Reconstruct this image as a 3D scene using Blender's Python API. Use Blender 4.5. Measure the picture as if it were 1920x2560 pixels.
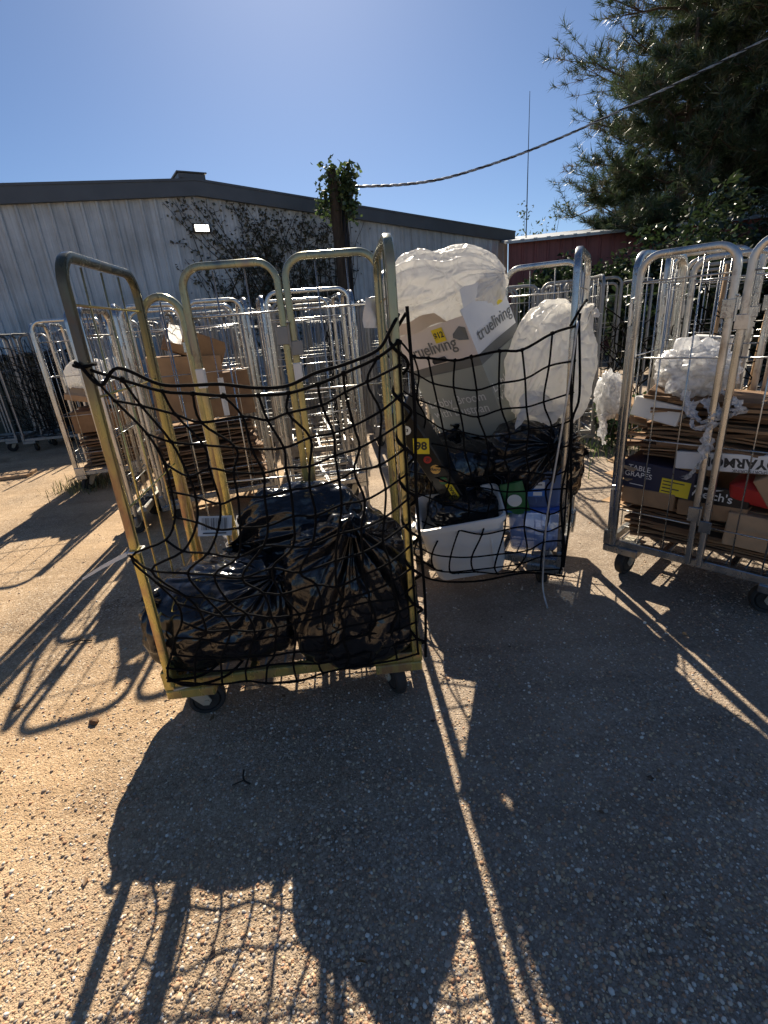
import bpy, bmesh, math, random
import numpy as np
from mathutils import Vector, Matrix, Euler

for o in list(bpy.data.objects):
    bpy.data.objects.remove(o)
SC = bpy.context.scene
COL = SC.collection
RAD = math.radians

# ------------------------------------------------------------------ camera
CAM_H = 1.48
PITCH, ROLL = RAD(21.4), RAD(4.8)
cam_data = bpy.data.cameras.new('camera')
cam_data.sensor_fit = 'VERTICAL'
cam_data.sensor_height = 36.0
cam_data.lens = 1206.0 / 2560.0 * 36.0
cam_data.clip_start = 0.05
cam_data.clip_end = 1500
cam = bpy.data.objects.new('camera', cam_data)
COL.objects.link(cam)
fw = Vector((0, math.cos(PITCH), -math.sin(PITCH)))
rt = Vector((1, 0, 0))
up = Vector((0, math.sin(PITCH), math.cos(PITCH)))
r2 = rt * math.cos(ROLL) - up * math.sin(ROLL)
u2 = rt * math.sin(ROLL) + up * math.cos(ROLL)
mw = Matrix.Identity(4)
for i in range(3):
    mw[i][0], mw[i][1], mw[i][2] = r2[i], u2[i], -fw[i]
mw[2][3] = CAM_H
cam.matrix_world = mw
SC.camera = cam

# ------------------------------------------------------------------ sky, sun, exposure
SUN_AZ, SUN_EL = RAD(-4.5), RAD(37)
world = bpy.data.worlds.new('World')
SC.world = world
world.use_nodes = True
wn = world.node_tree
wn.nodes.clear()
sky = wn.nodes.new('ShaderNodeTexSky')
sky.sky_type = 'NISHITA'
sky.sun_disc = False
sky.sun_elevation = SUN_EL
sky.sun_rotation = SUN_AZ
sky.air_density = 0.8
sky.dust_density = 0.3
sky.ozone_density = 6.0
bg = wn.nodes.new('ShaderNodeBackground')
bg.inputs['Strength'].default_value = 0.05
wo = wn.nodes.new('ShaderNodeOutputWorld')
wn.links.new(sky.outputs[0], bg.inputs['Color'])
wn.links.new(bg.outputs[0], wo.inputs[0])
sun_d = bpy.data.lights.new('sun', 'SUN')
sun_d.energy = 5.0
sun_d.angle = RAD(0.53)
sun_d.color = (1.0, 0.89, 0.72)
sun = bpy.data.objects.new('sun', sun_d)
COL.objects.link(sun)
to_sun = Vector((math.sin(SUN_AZ) * math.cos(SUN_EL), math.cos(SUN_AZ) * math.cos(SUN_EL), math.sin(SUN_EL)))
sun.rotation_euler = to_sun.to_track_quat('Z', 'Y').to_euler()
sun.location = to_sun * 60
SC.view_settings.view_transform = 'Standard'
SC.view_settings.look = 'None'
SC.view_settings.gamma = 1
SC.view_settings.use_curve_mapping = False
SC.view_settings.exposure = 0.9

# ------------------------------------------------------------------ noise and mesh helpers
rs = np.random.RandomState(7)
rnd = random.Random(11)


def _hash(ix, iy, iz, s):
    h = (ix * 374761393 + iy * 668265263 + iz * 2147483647 + s * 974634777) & 0xffffffff
    h = ((h ^ (h >> 13)) * 1274126177) & 0xffffffff
    return ((h ^ (h >> 16)) & 0xffff) / 65535.0


def vnoise(p, s=0):
    p = np.asarray(p, float)
    i = np.floor(p).astype(np.int64)
    f = p - i
    f = f * f * (3 - 2 * f)
    out = 0
    for dx in (0, 1):
        for dy in (0, 1):
            for dz in (0, 1):
                w = (f[:, 0] if dx else 1 - f[:, 0]) * (f[:, 1] if dy else 1 - f[:, 1]) * (f[:, 2] if dz else 1 - f[:, 2])
                out = out + w * _hash(i[:, 0] + dx, i[:, 1] + dy, i[:, 2] + dz, s)
    return out


def fbm(p, s=0, o=3):
    r, a, t = 0, .5, 0
    for k in range(o):
        r = r + a * vnoise(np.asarray(p) * (2 ** k), s + k * 17)
        t += a
        a *= .5
    return r / t


def creases(p, s, n=7, f=6.0, warp=.5):
    """sharp folds: sum of triangle waves along warped random directions"""
    r_ = np.random.RandomState(s)
    out = 0
    for k in range(n):
        d = r_.normal(size=3)
        d /= np.linalg.norm(d)
        ph = (p @ d) * f * r_.uniform(.6, 1.5) + warp * 3 * vnoise(p * f * .45, s + k) + r_.uniform(0, 6)
        t = np.abs((ph % 1.0) - .5) * 2
        m = np.clip(vnoise(p * f * .3 + 7.7, s + 91 + k) * 2.4 - .8, 0, 1)
        out = out + (t ** 1.3) * m
    return out / n


class MB:
    def __init__(s):
        s.v, s.f, s.n = [], [], 0

    def add(s, v, f):
        v = [tuple(map(float, q)) for q in v]
        s.f += [tuple(i + s.n for i in q) for q in f]
        s.v += v
        s.n += len(v)
        return s

    def box(s, c, size, M=None):
        a = [(x * size[0] / 2, y * size[1] / 2, z * size[2] / 2) for x in (-1, 1) for y in (-1, 1) for z in (-1, 1)]
        if M is not None:
            a = [tuple(M @ Vector(q)) for q in a]
        a = [(q[0] + c[0], q[1] + c[1], q[2] + c[2]) for q in a]
        return s.add(a, [(0, 1, 3, 2), (4, 6, 7, 5), (0, 4, 5, 1), (2, 3, 7, 6), (0, 2, 6, 4), (1, 5, 7, 3)])

    def bbox(s, c, size, bev=.004, M=None, seg=1):
        bm = bmesh.new()
        bmesh.ops.create_cube(bm, size=1)
        for v in bm.verts:
            v.co = Vector((v.co.x * size[0], v.co.y * size[1], v.co.z * size[2]))
        bmesh.ops.bevel(bm, geom=bm.edges[:], offset=bev, segments=seg, affect='EDGES', profile=.6)
        bm.verts.index_update()
        vs = []
        for v in bm.verts:
            q = M @ v.co if M is not None else v.co
            vs.append((q[0] + c[0], q[1] + c[1], q[2] + c[2]))
        s.add(vs, [[v.index for v in f.verts] for f in bm.faces])
        bm.free()
        return s

    def tube(s, pts, r, n=8, r2=None, closed=False, prof=None, up=None, cap=True):
        """sweep; prof = list of (a,b) offsets or None for circle"""
        P = np.array(pts, float)
        m = len(P)
        T = np.zeros_like(P)
        if closed:
            T = np.roll(P, -1, 0) - np.roll(P, 1, 0)
        else:
            T[1:-1] = P[2:] - P[:-2]
            T[0] = P[1] - P[0]
            T[-1] = P[-1] - P[-2]
        T /= np.linalg.norm(T, axis=1)[:, None] + 1e-12
        if up is None:
            a = np.array((0, 0, 1.)) if abs(T[0][2]) < .9 else np.array((1., 0, 0))
        else:
            a = np.array(up, float)
        N = a - T[0] * (a @ T[0])
        N /= np.linalg.norm(N)
        if prof is None:
            prof = [(math.cos(2 * math.pi * k / n), math.sin(2 * math.pi * k / n)) for k in range(n)]
            sc = True
        else:
            sc = False
            n = len(prof)
        rr = np.broadcast_to(np.array(r, float), (m,)) if sc else np.ones(m)
        vs = []
        for i in range(m):
            if up is not None:
                N = a - T[i] * (a @ T[i])
            else:
                N = N - T[i] * (N @ T[i])
            N = N / (np.linalg.norm(N) + 1e-12)
            B = np.cross(T[i], N)
            for (x, y) in prof:
                vs.append(P[i] + (N * x + B * y) * rr[i])
        fs = []
        for i in range(m if closed else m - 1):
            j = (i + 1) % m
            for k in range(n):
                l = (k + 1) % n
                fs.append((i * n + k, i * n + l, j * n + l, j * n + k))
        if cap and not closed:
            fs.append(tuple(range(n - 1, -1, -1)))
            fs.append(tuple((m - 1) * n + k for k in range(n)))
        return s.add(vs, fs)

    def lathe(s, prof, n=24, M=None, c=(0, 0, 0)):
        """profile (r,h) rotated about local z"""
        vs, fs = [], []
        m = len(prof)
        for (r, h) in prof:
            for k in range(n):
                a = 2 * math.pi * k / n
                q = Vector((r * math.cos(a), r * math.sin(a), h))
                if M is not None:
                    q = M @ q
                vs.append((q[0] + c[0], q[1] + c[1], q[2] + c[2]))
        for i in range(m - 1):
            for k in range(n):
                l = (k + 1) % n
                fs.append((i * n + k, i * n + l, (i + 1) * n + l, (i + 1) * n + k))
        fs.append(tuple(range(n - 1, -1, -1)))
        fs.append(tuple((m - 1) * n + k for k in range(n)))
        return s.add(vs, fs)

    def grid(s, P, closed_u=False):
        """P[i][j] -> verts, quads"""
        nu, nv = len(P), len(P[0])
        vs = [q for row in P for q in row]
        fs = []
        for i in range(nu if closed_u else nu - 1):
            for j in range(nv - 1):
                k = (i + 1) % nu
                fs.append((i * nv + j, k * nv + j, k * nv + j + 1, i * nv + j + 1))
        return s.add(vs, fs)

    def mesh(s, name, mat, smooth=False):
        me = bpy.data.meshes.new(name)
        me.from_pydata(s.v, [], s.f)
        if mat:
            me.materials.append(mat)
        if smooth:
            me.polygons.foreach_set('use_smooth', [True] * len(me.polygons))
            if smooth == 'auto':
                try:
                    me.set_sharp_from_angle(angle=RAD(38))
                except Exception:
                    pass
        me.update()
        return me


def link(name, me, parent=None, loc=(0, 0, 0), rot=(0, 0, 0)):
    o = bpy.data.objects.new(name, me)
    COL.objects.link(o)
    o.location = loc
    o.rotation_euler = rot
    if parent:
        o.parent = parent
    return o


def obj(name, mb, mat, parent=None, smooth=False, loc=(0, 0, 0), rot=(0, 0, 0)):
    return link(name, mb.mesh(name, mat, smooth), parent, loc, rot)


def tag(o, label, cat, group=None):
    o['label'] = label
    o['category'] = cat
    if group:
        o['group'] = group
    return o


def thing(name, label, cat, loc=(0, 0, 0), rotz=0, group=None, rot=None):
    o = bpy.data.objects.new(name, None)
    COL.objects.link(o)
    o.empty_display_size = .1
    o.location = loc
    o.rotation_euler = rot if rot else (0, 0, rotz)
    return tag(o, label, cat, group)


def copy_tree(o, parent=None):
    c = o.copy()
    COL.objects.link(c)
    if parent:
        c.parent = parent
    for ch in list(o.children):
        copy_tree(ch, c)
    return c


def fast_mesh(name, V, F, mat, smooth=False, colors=None):
    """V (n,3) array, F (m,k) array with constant k"""
    me = bpy.data.meshes.new(name)
    V = np.asarray(V, np.float32)
    F = np.asarray(F, np.int32)
    k = F.shape[1]
    me.vertices.add(len(V))
    me.vertices.foreach_set('co', V.ravel())
    me.loops.add(F.size)
    me.loops.foreach_set('vertex_index', F.ravel())
    me.polygons.add(len(F))
    me.polygons.foreach_set('loop_start', np.arange(0, F.size, k, dtype=np.int32))
    me.polygons.foreach_set('loop_total', np.full(len(F), k, np.int32))
    if smooth:
        me.polygons.foreach_set('use_smooth', np.ones(len(F), bool))
    if colors is not None:
        at = me.color_attributes.new('tint', 'FLOAT_COLOR', 'POINT')
        c4 = np.ones((len(V), 4), np.float32)
        c4[:, :3] = colors
        at.data.foreach_set('color', c4.ravel())
    me.materials.append(mat)
    me.update()
    me.validate()
    return me


# ------------------------------------------------------------------ materials
class NT:
    def __init__(s, name):
        s.m = bpy.data.materials.new(name)
        s.m.use_nodes = True
        s.t = s.m.node_tree
        s.t.nodes.clear()
        s.out = s.t.nodes.new('ShaderNodeOutputMaterial')

    def n(s, typ, **kw):
        nd = s.t.nodes.new('ShaderNode' + typ)
        for k, v in kw.items():
            if k.startswith('i_'):
                key = k[2:].replace('_', ' ')
                nd.inputs[key].default_value = v
            else:
                setattr(nd, k, v)
        return nd

    def l(s, a, b):
        s.t.links.new(a, b)

    def coord(s, kind='Object', scale=None):
        tc = s.n('TexCoord')
        if scale is None:
            return tc.outputs[kind]
        mp = s.n('Mapping')
        mp.inputs['Scale'].default_value = scale if hasattr(scale, '__len__') else (scale,) * 3
        s.l(tc.outputs[kind], mp.inputs[0])
        return mp.outputs[0]

    def noise(s, vec, scale, detail=3, rough=.55, dist=0):
        nd = s.n('TexNoise')
        nd.inputs['Scale'].default_value = scale
        nd.inputs['Detail'].default_value = detail
        nd.inputs['Roughness'].default_value = rough
        nd.inputs['Distortion'].default_value = dist
        if vec is not None:
            s.l(vec, nd.inputs['Vector'])
        return nd.outputs[0]

    def ramp(s, fac, stops, interp='LINEAR'):
        nd = s.n('ValToRGB')
        cr = nd.color_ramp
        cr.interpolation = interp
        while len(cr.elements) < len(stops):
            cr.elements.new(.5)
        for e, (p, c) in zip(cr.elements, stops):
            e.position = p
            e.color = (c[0], c[1], c[2], 1) if hasattr(c, '__len__') else (c, c, c, 1)
        s.l(fac, nd.inputs[0])
        return nd.outputs[0]

    def mix(s, fac, a, b, blend='MIX'):
        nd = s.n('MixRGB', blend_type=blend)
        for i, q in enumerate((fac, a, b)):
            if hasattr(q, 'links') or hasattr(q, 'is_linked'):
                s.l(q, nd.inputs[i])
            elif i == 0:
                nd.inputs[0].default_value = q
            else:
                nd.inputs[i].default_value = (q[0], q[1], q[2], 1)
        return nd.outputs[0]

    def bump(s, h, strength=.3, dist=.01):
        nd = s.n('Bump')
        nd.inputs['Strength'].default_value = strength
        nd.inputs['Distance'].default_value = dist
        s.l(h, nd.inputs['Height'])
        return nd.outputs[0]

    def pbsdf(s, color, rough=.6, metal=0, normal=None, spec=None, **kw):
        p = s.n('BsdfPrincipled')
        for key, q in (('Base Color', color), ('Roughness', rough), ('Metallic', metal)):
            if hasattr(q, 'is_linked'):
                s.l(q, p.inputs[key])
            elif key == 'Base Color':
                p.inputs[key].default_value = (q[0], q[1], q[2], 1)
            else:
                p.inputs[key].default_value = q
        if spec is not None:
            p.inputs['Specular IOR Level'].default_value = spec
        if normal is not None:
            s.l(normal, p.inputs['Normal'])
        for k, v in kw.items():
            p.inputs[k.replace('_', ' ')].default_value = v
        return p.outputs[0]

    def done(s, sh):
        s.l(sh, s.out.inputs['Surface'])
        return s.m


def simple(name, c, rough=.6, metal=0, var=.15, scale=8, bumpy=0, spec=None, **kw):
    t = NT(name)
    co = t.coord('Object')
    nz = t.noise(co, scale, 4)
    a = tuple(q * (1 - var) for q in c)
    b = tuple(min(1, q * (1 + var)) for q in c)
    col = t.ramp(nz, [(.25, a), (.75, b)])
    nm = t.bump(t.noise(co, scale * 6, 3), bumpy, .005) if bumpy else None
    return t.done(t.pbsdf(col, rough, metal, nm, spec, **kw))


def mat_gravel_ground():
    t = NT('gravel_asphalt')
    co = t.coord('Object')
    v1 = t.n('TexVoronoi', feature='F1')
    v1.inputs['Scale'].default_value = 110
    t.l(co, v1.inputs['Vector'])
    v2 = t.n('TexVoronoi', feature='F1')
    v2.inputs['Scale'].default_value = 240
    t.l(co, v2.inputs['Vector'])
    sep = t.n('SeparateColor')
    t.l(v1.outputs['Color'], sep.inputs[0])
    peb = t.ramp(sep.outputs[0], [(0, (.20, .15, .105)), (.3, (.40, .29, .19)), (.55, (.52, .39, .26)), (.8, (.62, .49, .35)), (1, (.76, .66, .53))])
    sep2 = t.n('SeparateColor')
    t.l(v2.outputs['Color'], sep2.inputs[0])
    peb2 = t.ramp(sep2.outputs[1], [(0, (.19, .145, .10)), (.5, (.44, .325, .215)), (1, (.64, .50, .35))])
    sel = t.ramp(sep.outputs[2], [(.45, 0), (.5, 1)])
    c1 = t.mix(sel, peb, peb2)
    edge = t.ramp(v1.outputs['Distance'], [(.4, (1, 1, 1)), (.8, (.6, .56, .52))])
    c2 = t.mix(.8, c1, edge, 'MULTIPLY')
    # sandy dust patches and darker oily patches
    patch = t.ramp(t.noise(co, .55, 6, .6), [(.34, 0), (.58, 1)])
    c3 = t.mix(patch, c2, t.mix(.6, c2, (.74, .50, .28)))
    dirt = t.ramp(t.noise(co, 1.7, 5, .65), [(.36, (.70, .68, .66)), (.6, (1, 1, 1))])
    c4 = t.mix(.8, c3, dirt, 'MULTIPLY')
    oil = t.ramp(t.noise(co, 1.1, 4, .6, .8), [(.60, (1, 1, 1)), (.70, (.50, .48, .46))])
    c4 = t.mix(.75, c4, oil, 'MULTIPLY')
    st_ = t.n('Mapping')
    st_.inputs['Rotation'].default_value = (0, 0, .5)
    st_.inputs['Scale'].default_value = (.35, 5, 1)
    t.l(co, st_.inputs[0])
    trk = t.ramp(t.noise(st_.outputs[0], 1.6, 4, .6), [(.38, (.74, .72, .70)), (.50, (1, 1, 1))])
    c4 = t.mix(.5, c4, trk, 'MULTIPLY')
    # the yard changes from sandy gravel on the left to greyer asphalt on the right, its colour also darkened to deepen the shade there
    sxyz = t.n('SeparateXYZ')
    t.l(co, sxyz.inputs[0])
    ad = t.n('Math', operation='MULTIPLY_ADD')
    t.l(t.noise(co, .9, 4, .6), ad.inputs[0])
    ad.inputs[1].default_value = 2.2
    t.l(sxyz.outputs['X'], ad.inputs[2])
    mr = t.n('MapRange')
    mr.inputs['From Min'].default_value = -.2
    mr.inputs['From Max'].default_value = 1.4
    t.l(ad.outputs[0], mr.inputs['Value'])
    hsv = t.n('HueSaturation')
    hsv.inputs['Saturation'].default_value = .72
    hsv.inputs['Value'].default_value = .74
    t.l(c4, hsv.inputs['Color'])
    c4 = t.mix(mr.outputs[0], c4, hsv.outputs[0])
    h = t.mix(.5, v1.outputs['Distance'], v2.outputs['Distance'])
    inv = t.n('Invert')
    t.l(h, inv.inputs['Color'])
    nm = t.bump(inv.outputs[0], .8, .007)
    return t.done(t.pbsdf(c4, .88, 0, nm, .25))


def mat_tint(name, rough=.8, mul=1.0, trans=0):
    t = NT(name)
    a = t.n('Attribute', attribute_name='tint')
    if trans:
        d = t.n('BsdfDiffuse')
        t.l(a.outputs[0], d.inputs[0])
        tr = t.n('BsdfTranslucent')
        t.l(a.outputs[0], tr.inputs[0])
        gl = t.n('BsdfGlossy')
        gl.inputs['Roughness'].default_value = .35
        m1 = t.n('MixShader')
        m1.inputs[0].default_value = trans
        t.l(d.outputs[0], m1.inputs[1])
        t.l(tr.outputs[0], m1.inputs[2])
        m2 = t.n('MixShader')
        m2.inputs[0].default_value = .06
        t.l(m1.outputs[0], m2.inputs[1])
        t.l(gl.outputs[0], m2.inputs[2])
        return t.done(m2.outputs[0])
    return t.done(t.pbsdf(a.outputs[0], rough, 0, None, .3))


def mat_zinc(name, gold=0.0, seed=0.0, dark=1.0, hid=1.0, ro=0.0):
    """galvanised or yellow-passivated tube with stains, scratches, rust specks"""
    t = NT(name)
    tc = t.n('TexCoord')
    mp = t.n('Mapping')
    oi = t.n('ObjectInfo')
    cx_ = t.n('CombineXYZ')
    mu = t.n('Math', operation='MULTIPLY')
    mu.inputs[1].default_value = 17.0
    t.l(oi.outputs['Random'], mu.inputs[0])
    t.l(mu.outputs[0], cx_.inputs[0])
    t.l(mu.outputs[0], cx_.inputs[2])
    t.l(cx_.outputs[0], mp.inputs['Location'])
    t.l(tc.outputs['Object'], mp.inputs[0])
    co = mp.outputs[0]
    st = t.n('Mapping')
    st.inputs['Scale'].default_value = (2.5, 2.5, .8)
    t.l(co, st.inputs[0])
    big = t.noise(st.outputs[0], 3.4, 5, .62)
    fine = t.noise(co, 38, 5, .7)
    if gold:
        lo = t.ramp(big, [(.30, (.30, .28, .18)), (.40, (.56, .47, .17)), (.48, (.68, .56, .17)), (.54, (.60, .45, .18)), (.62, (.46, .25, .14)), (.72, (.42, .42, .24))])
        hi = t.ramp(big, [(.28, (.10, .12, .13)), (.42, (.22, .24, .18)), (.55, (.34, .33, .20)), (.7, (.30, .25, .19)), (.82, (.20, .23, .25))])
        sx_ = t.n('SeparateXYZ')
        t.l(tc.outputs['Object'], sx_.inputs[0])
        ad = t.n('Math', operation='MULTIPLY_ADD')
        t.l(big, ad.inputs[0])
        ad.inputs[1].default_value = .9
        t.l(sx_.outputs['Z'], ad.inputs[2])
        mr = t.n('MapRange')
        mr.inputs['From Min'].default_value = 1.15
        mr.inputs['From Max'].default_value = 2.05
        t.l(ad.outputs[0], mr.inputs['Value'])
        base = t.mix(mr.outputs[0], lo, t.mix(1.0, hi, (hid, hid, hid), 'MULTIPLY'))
    else:
        base = t.ramp(big, [(.25, (.22, .24, .26)), (.42, (.40, .42, .43)), (.58, (.52, .51, .49)), (.72, (.36, .32, .26))])
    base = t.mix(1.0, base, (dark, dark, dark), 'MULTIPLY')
    rust = t.ramp(fine, [(.50, 0), (.68, .85)])
    sel = t.ramp(t.noise(co, 4.5, 4), [(.50, 0), (.64, 1)])
    rm = t.mix(1.0, rust, sel, 'MULTIPLY')
    col = t.mix(rm, base, (.11, .055, .03))
    met = t.ramp(rm, [(0, .92 if not gold else .55), (1, .05)])
    rg = t.ramp(big, [(.3, .18 + ro), (.7, .36 + ro)])
    nm = t.bump(fine, .04, .002)
    return t.done(t.pbsdf(col, rg, met, nm))


def mat_blackbag():
    t = NT('black_polythene')
    co = t.coord('Object')
    nz = t.noise(co, 9, 3, .5, 1.2)
    wv = t.n('TexWave', wave_type='BANDS')
    wv.inputs['Scale'].default_value = 3.5
    wv.inputs['Distortion'].default_value = 14
    wv.inputs['Detail'].default_value = 3
    wv.inputs['Detail Scale'].default_value = 1.2
    t.l(co, wv.inputs['Vector'])
    wn_ = t.n('TexNoise')
    wn_.inputs['Scale'].default_value = 3.5
    t.l(co, wn_.inputs['Vector'])
    cd = t.mix(.22, co, wn_.outputs['Color'])
    vo = t.n('TexVoronoi', feature='DISTANCE_TO_EDGE')
    vo.inputs['Scale'].default_value = 9
    t.l(cd, vo.inputs['Vector'])
    h = t.mix(.4, t.ramp(vo.outputs['Distance'], [(0, 0), (.22, 1)]), wv.outputs[0])
    nm = t.bump(h, .40, .012)
    return t.done(t.pbsdf((.011, .011, .013), t.ramp(nz, [(.3, .07), (.7, .18)]), 0, nm, .6))


def mat_whitebag():
    t = NT('white_polythene')
    co = t.coord('Object')
    nz = t.noise(co, 12, 5, .6, 1.8)
    wv = t.n('TexWave', wave_type='BANDS')
    wv.inputs['Scale'].default_value = 4.5
    wv.inputs['Distortion'].default_value = 11
    wv.inputs['Detail'].default_value = 3
    wv.inputs['Detail Scale'].default_value = 1.6
    t.l(co, wv.inputs['Vector'])
    wn_ = t.n('TexNoise')
    wn_.inputs['Scale'].default_value = 3.0
    t.l(co, wn_.inputs['Vector'])
    cd = t.mix(.25, co, wn_.outputs['Color'])
    vo = t.n('TexVoronoi', feature='DISTANCE_TO_EDGE')
    vo.inputs['Scale'].default_value = 15
    t.l(cd, vo.inputs['Vector'])
    hh = t.mix(.35, t.ramp(vo.outputs['Distance'], [(0, 0), (.20, 1)]), wv.outputs[0])
    nm = t.bump(hh, .75, .016)
    p = t.pbsdf((.92, .91, .89), .34, 0, nm, .45)
    tr = t.n('BsdfTranslucent')
    tr.inputs[0].default_value = (.94, .92, .88, 1)
    t.l(nm, tr.inputs['Normal'])
    mx = t.n('MixShader')
    mx.inputs[0].default_value = .58
    t.l(p, mx.inputs[1])
    t.l(tr.outputs[0], mx.inputs[2])
    return t.done(mx.outputs[0])


def mat_film():
    t = NT('clear_wrap_film')
    co = t.coord('Object')
    nz = t.noise(co, 22, 4, .6, 1.5)
    nm = t.bump(nz, .4, .012)
    p = t.pbsdf((.85, .85, .86), .22, 0, nm, .8)
    tr = t.n('BsdfTranslucent')
    tr.inputs[0].default_value = (.9, .9, .9, 1)
    ts = t.n('BsdfTransparent')
    m1 = t.n('MixShader')
    m1.inputs[0].default_value = .35
    t.l(p, m1.inputs[1])
    t.l(tr.outputs[0], m1.inputs[2])
    m2 = t.n('MixShader')
    t.l(t.ramp(nz, [(.35, .15), (.65, .6)]), m2.inputs[0])
    t.l(m1.outputs[0], m2.inputs[1])
    t.l(ts.outputs[0], m2.inputs[2])
    return t.done(m2.outputs[0])


def mat_clear(name, tint=(.34, .46, .74), alpha=.58):
    t = NT(name)
    co = t.coord('Object')
    nm = t.bump(t.noise(co, 20, 3), .08, .01)
    p = t.pbsdf(tint, .16, 0, nm, .6)
    tr = t.n('BsdfTranslucent')
    tr.inputs[0].default_value = (*tint, 1)
    ts = t.n('BsdfTransparent')
    ts.inputs[0].default_value = (.90, .94, 1, 1)
    m0 = t.n('MixShader')
    m0.inputs[0].default_value = .45
    t.l(p, m0.inputs[1])
    t.l(tr.outputs[0], m0.inputs[2])
    m2 = t.n('MixShader')
    m2.inputs[0].default_value = alpha
    t.l(m0.outputs[0], m2.inputs[1])
    t.l(ts.outputs[0], m2.inputs[2])
    return t.done(m2.outputs[0])


def mat_cardboard(name, c, var=.22):
    t = NT(name)
    co = t.coord('Object')
    oi = t.n('ObjectInfo')
    nz = t.noise(co, 7, 5, .6)
    col = t.ramp(nz, [(.25, tuple(q * (1 - var) for q in c)), (.7, tuple(min(1, q * (1 + var)) for q in c))])
    rv = t.ramp(oi.outputs['Random'], [(0, (.62, .60, .58)), (.5, (.92, .9, .88)), (1, (1.0, 1.0, 1.0))])
    col = t.mix(1, col, rv, 'MULTIPLY')
    wv = t.n('TexWave')
    wv.inputs['Scale'].default_value = 60
    t.l(co, wv.inputs['Vector'])
    nm = t.bump(t.mix(.5, wv.outputs[0], nz), .12, .003)
    return t.done(t.pbsdf(col, .85, 0, nm, .2))


def mat_wall(name, c, streak=True):
    t = NT(name)
    co = t.coord('Object')
    st = t.n('Mapping')
    st.inputs['Scale'].default_value = (3.2, 3.2, .12)
    t.l(co, st.inputs[0])
    n1 = t.noise(st.outputs[0], 3.0, 6, .7)
    n2 = t.noise(co, .9, 5, .6)
    col = t.ramp(n1, [(.3, tuple(q * .62 for q in c)), (.5, c), (.75, tuple(q * 1.15 for q in c))])
    stain = t.ramp(n2, [(.35, (.62, .60, .58)), (.6, (1, 1, 1))])
    col = t.mix(.7, col, stain, 'MULTIPLY')
    nm = t.bump(n1, .15, .01)
    return t.done(t.pbsdf(col, .55, 0, nm, .35))


def mat_bark(name, c):
    t = NT(name)
    co = t.coord('Object')
    st = t.n('Mapping')
    st.inputs['Scale'].default_value = (6, 6, 1.2)
    t.l(co, st.inputs[0])
    n1 = t.noise(st.outputs[0], 3, 6, .7)
    col = t.ramp(n1, [(.3, tuple(q * .45 for q in c)), (.7, c)])
    return t.done(t.pbsdf(col, .9, 0, t.bump(n1, .8, .03), .2))


def mat_emit(name, c, s):
    t = NT(name)
    e = t.n('Emission')
    e.inputs[0].default_value = (*c, 1)
    e.inputs[1].default_value = s
    return t.done(e.outputs[0])


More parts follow.
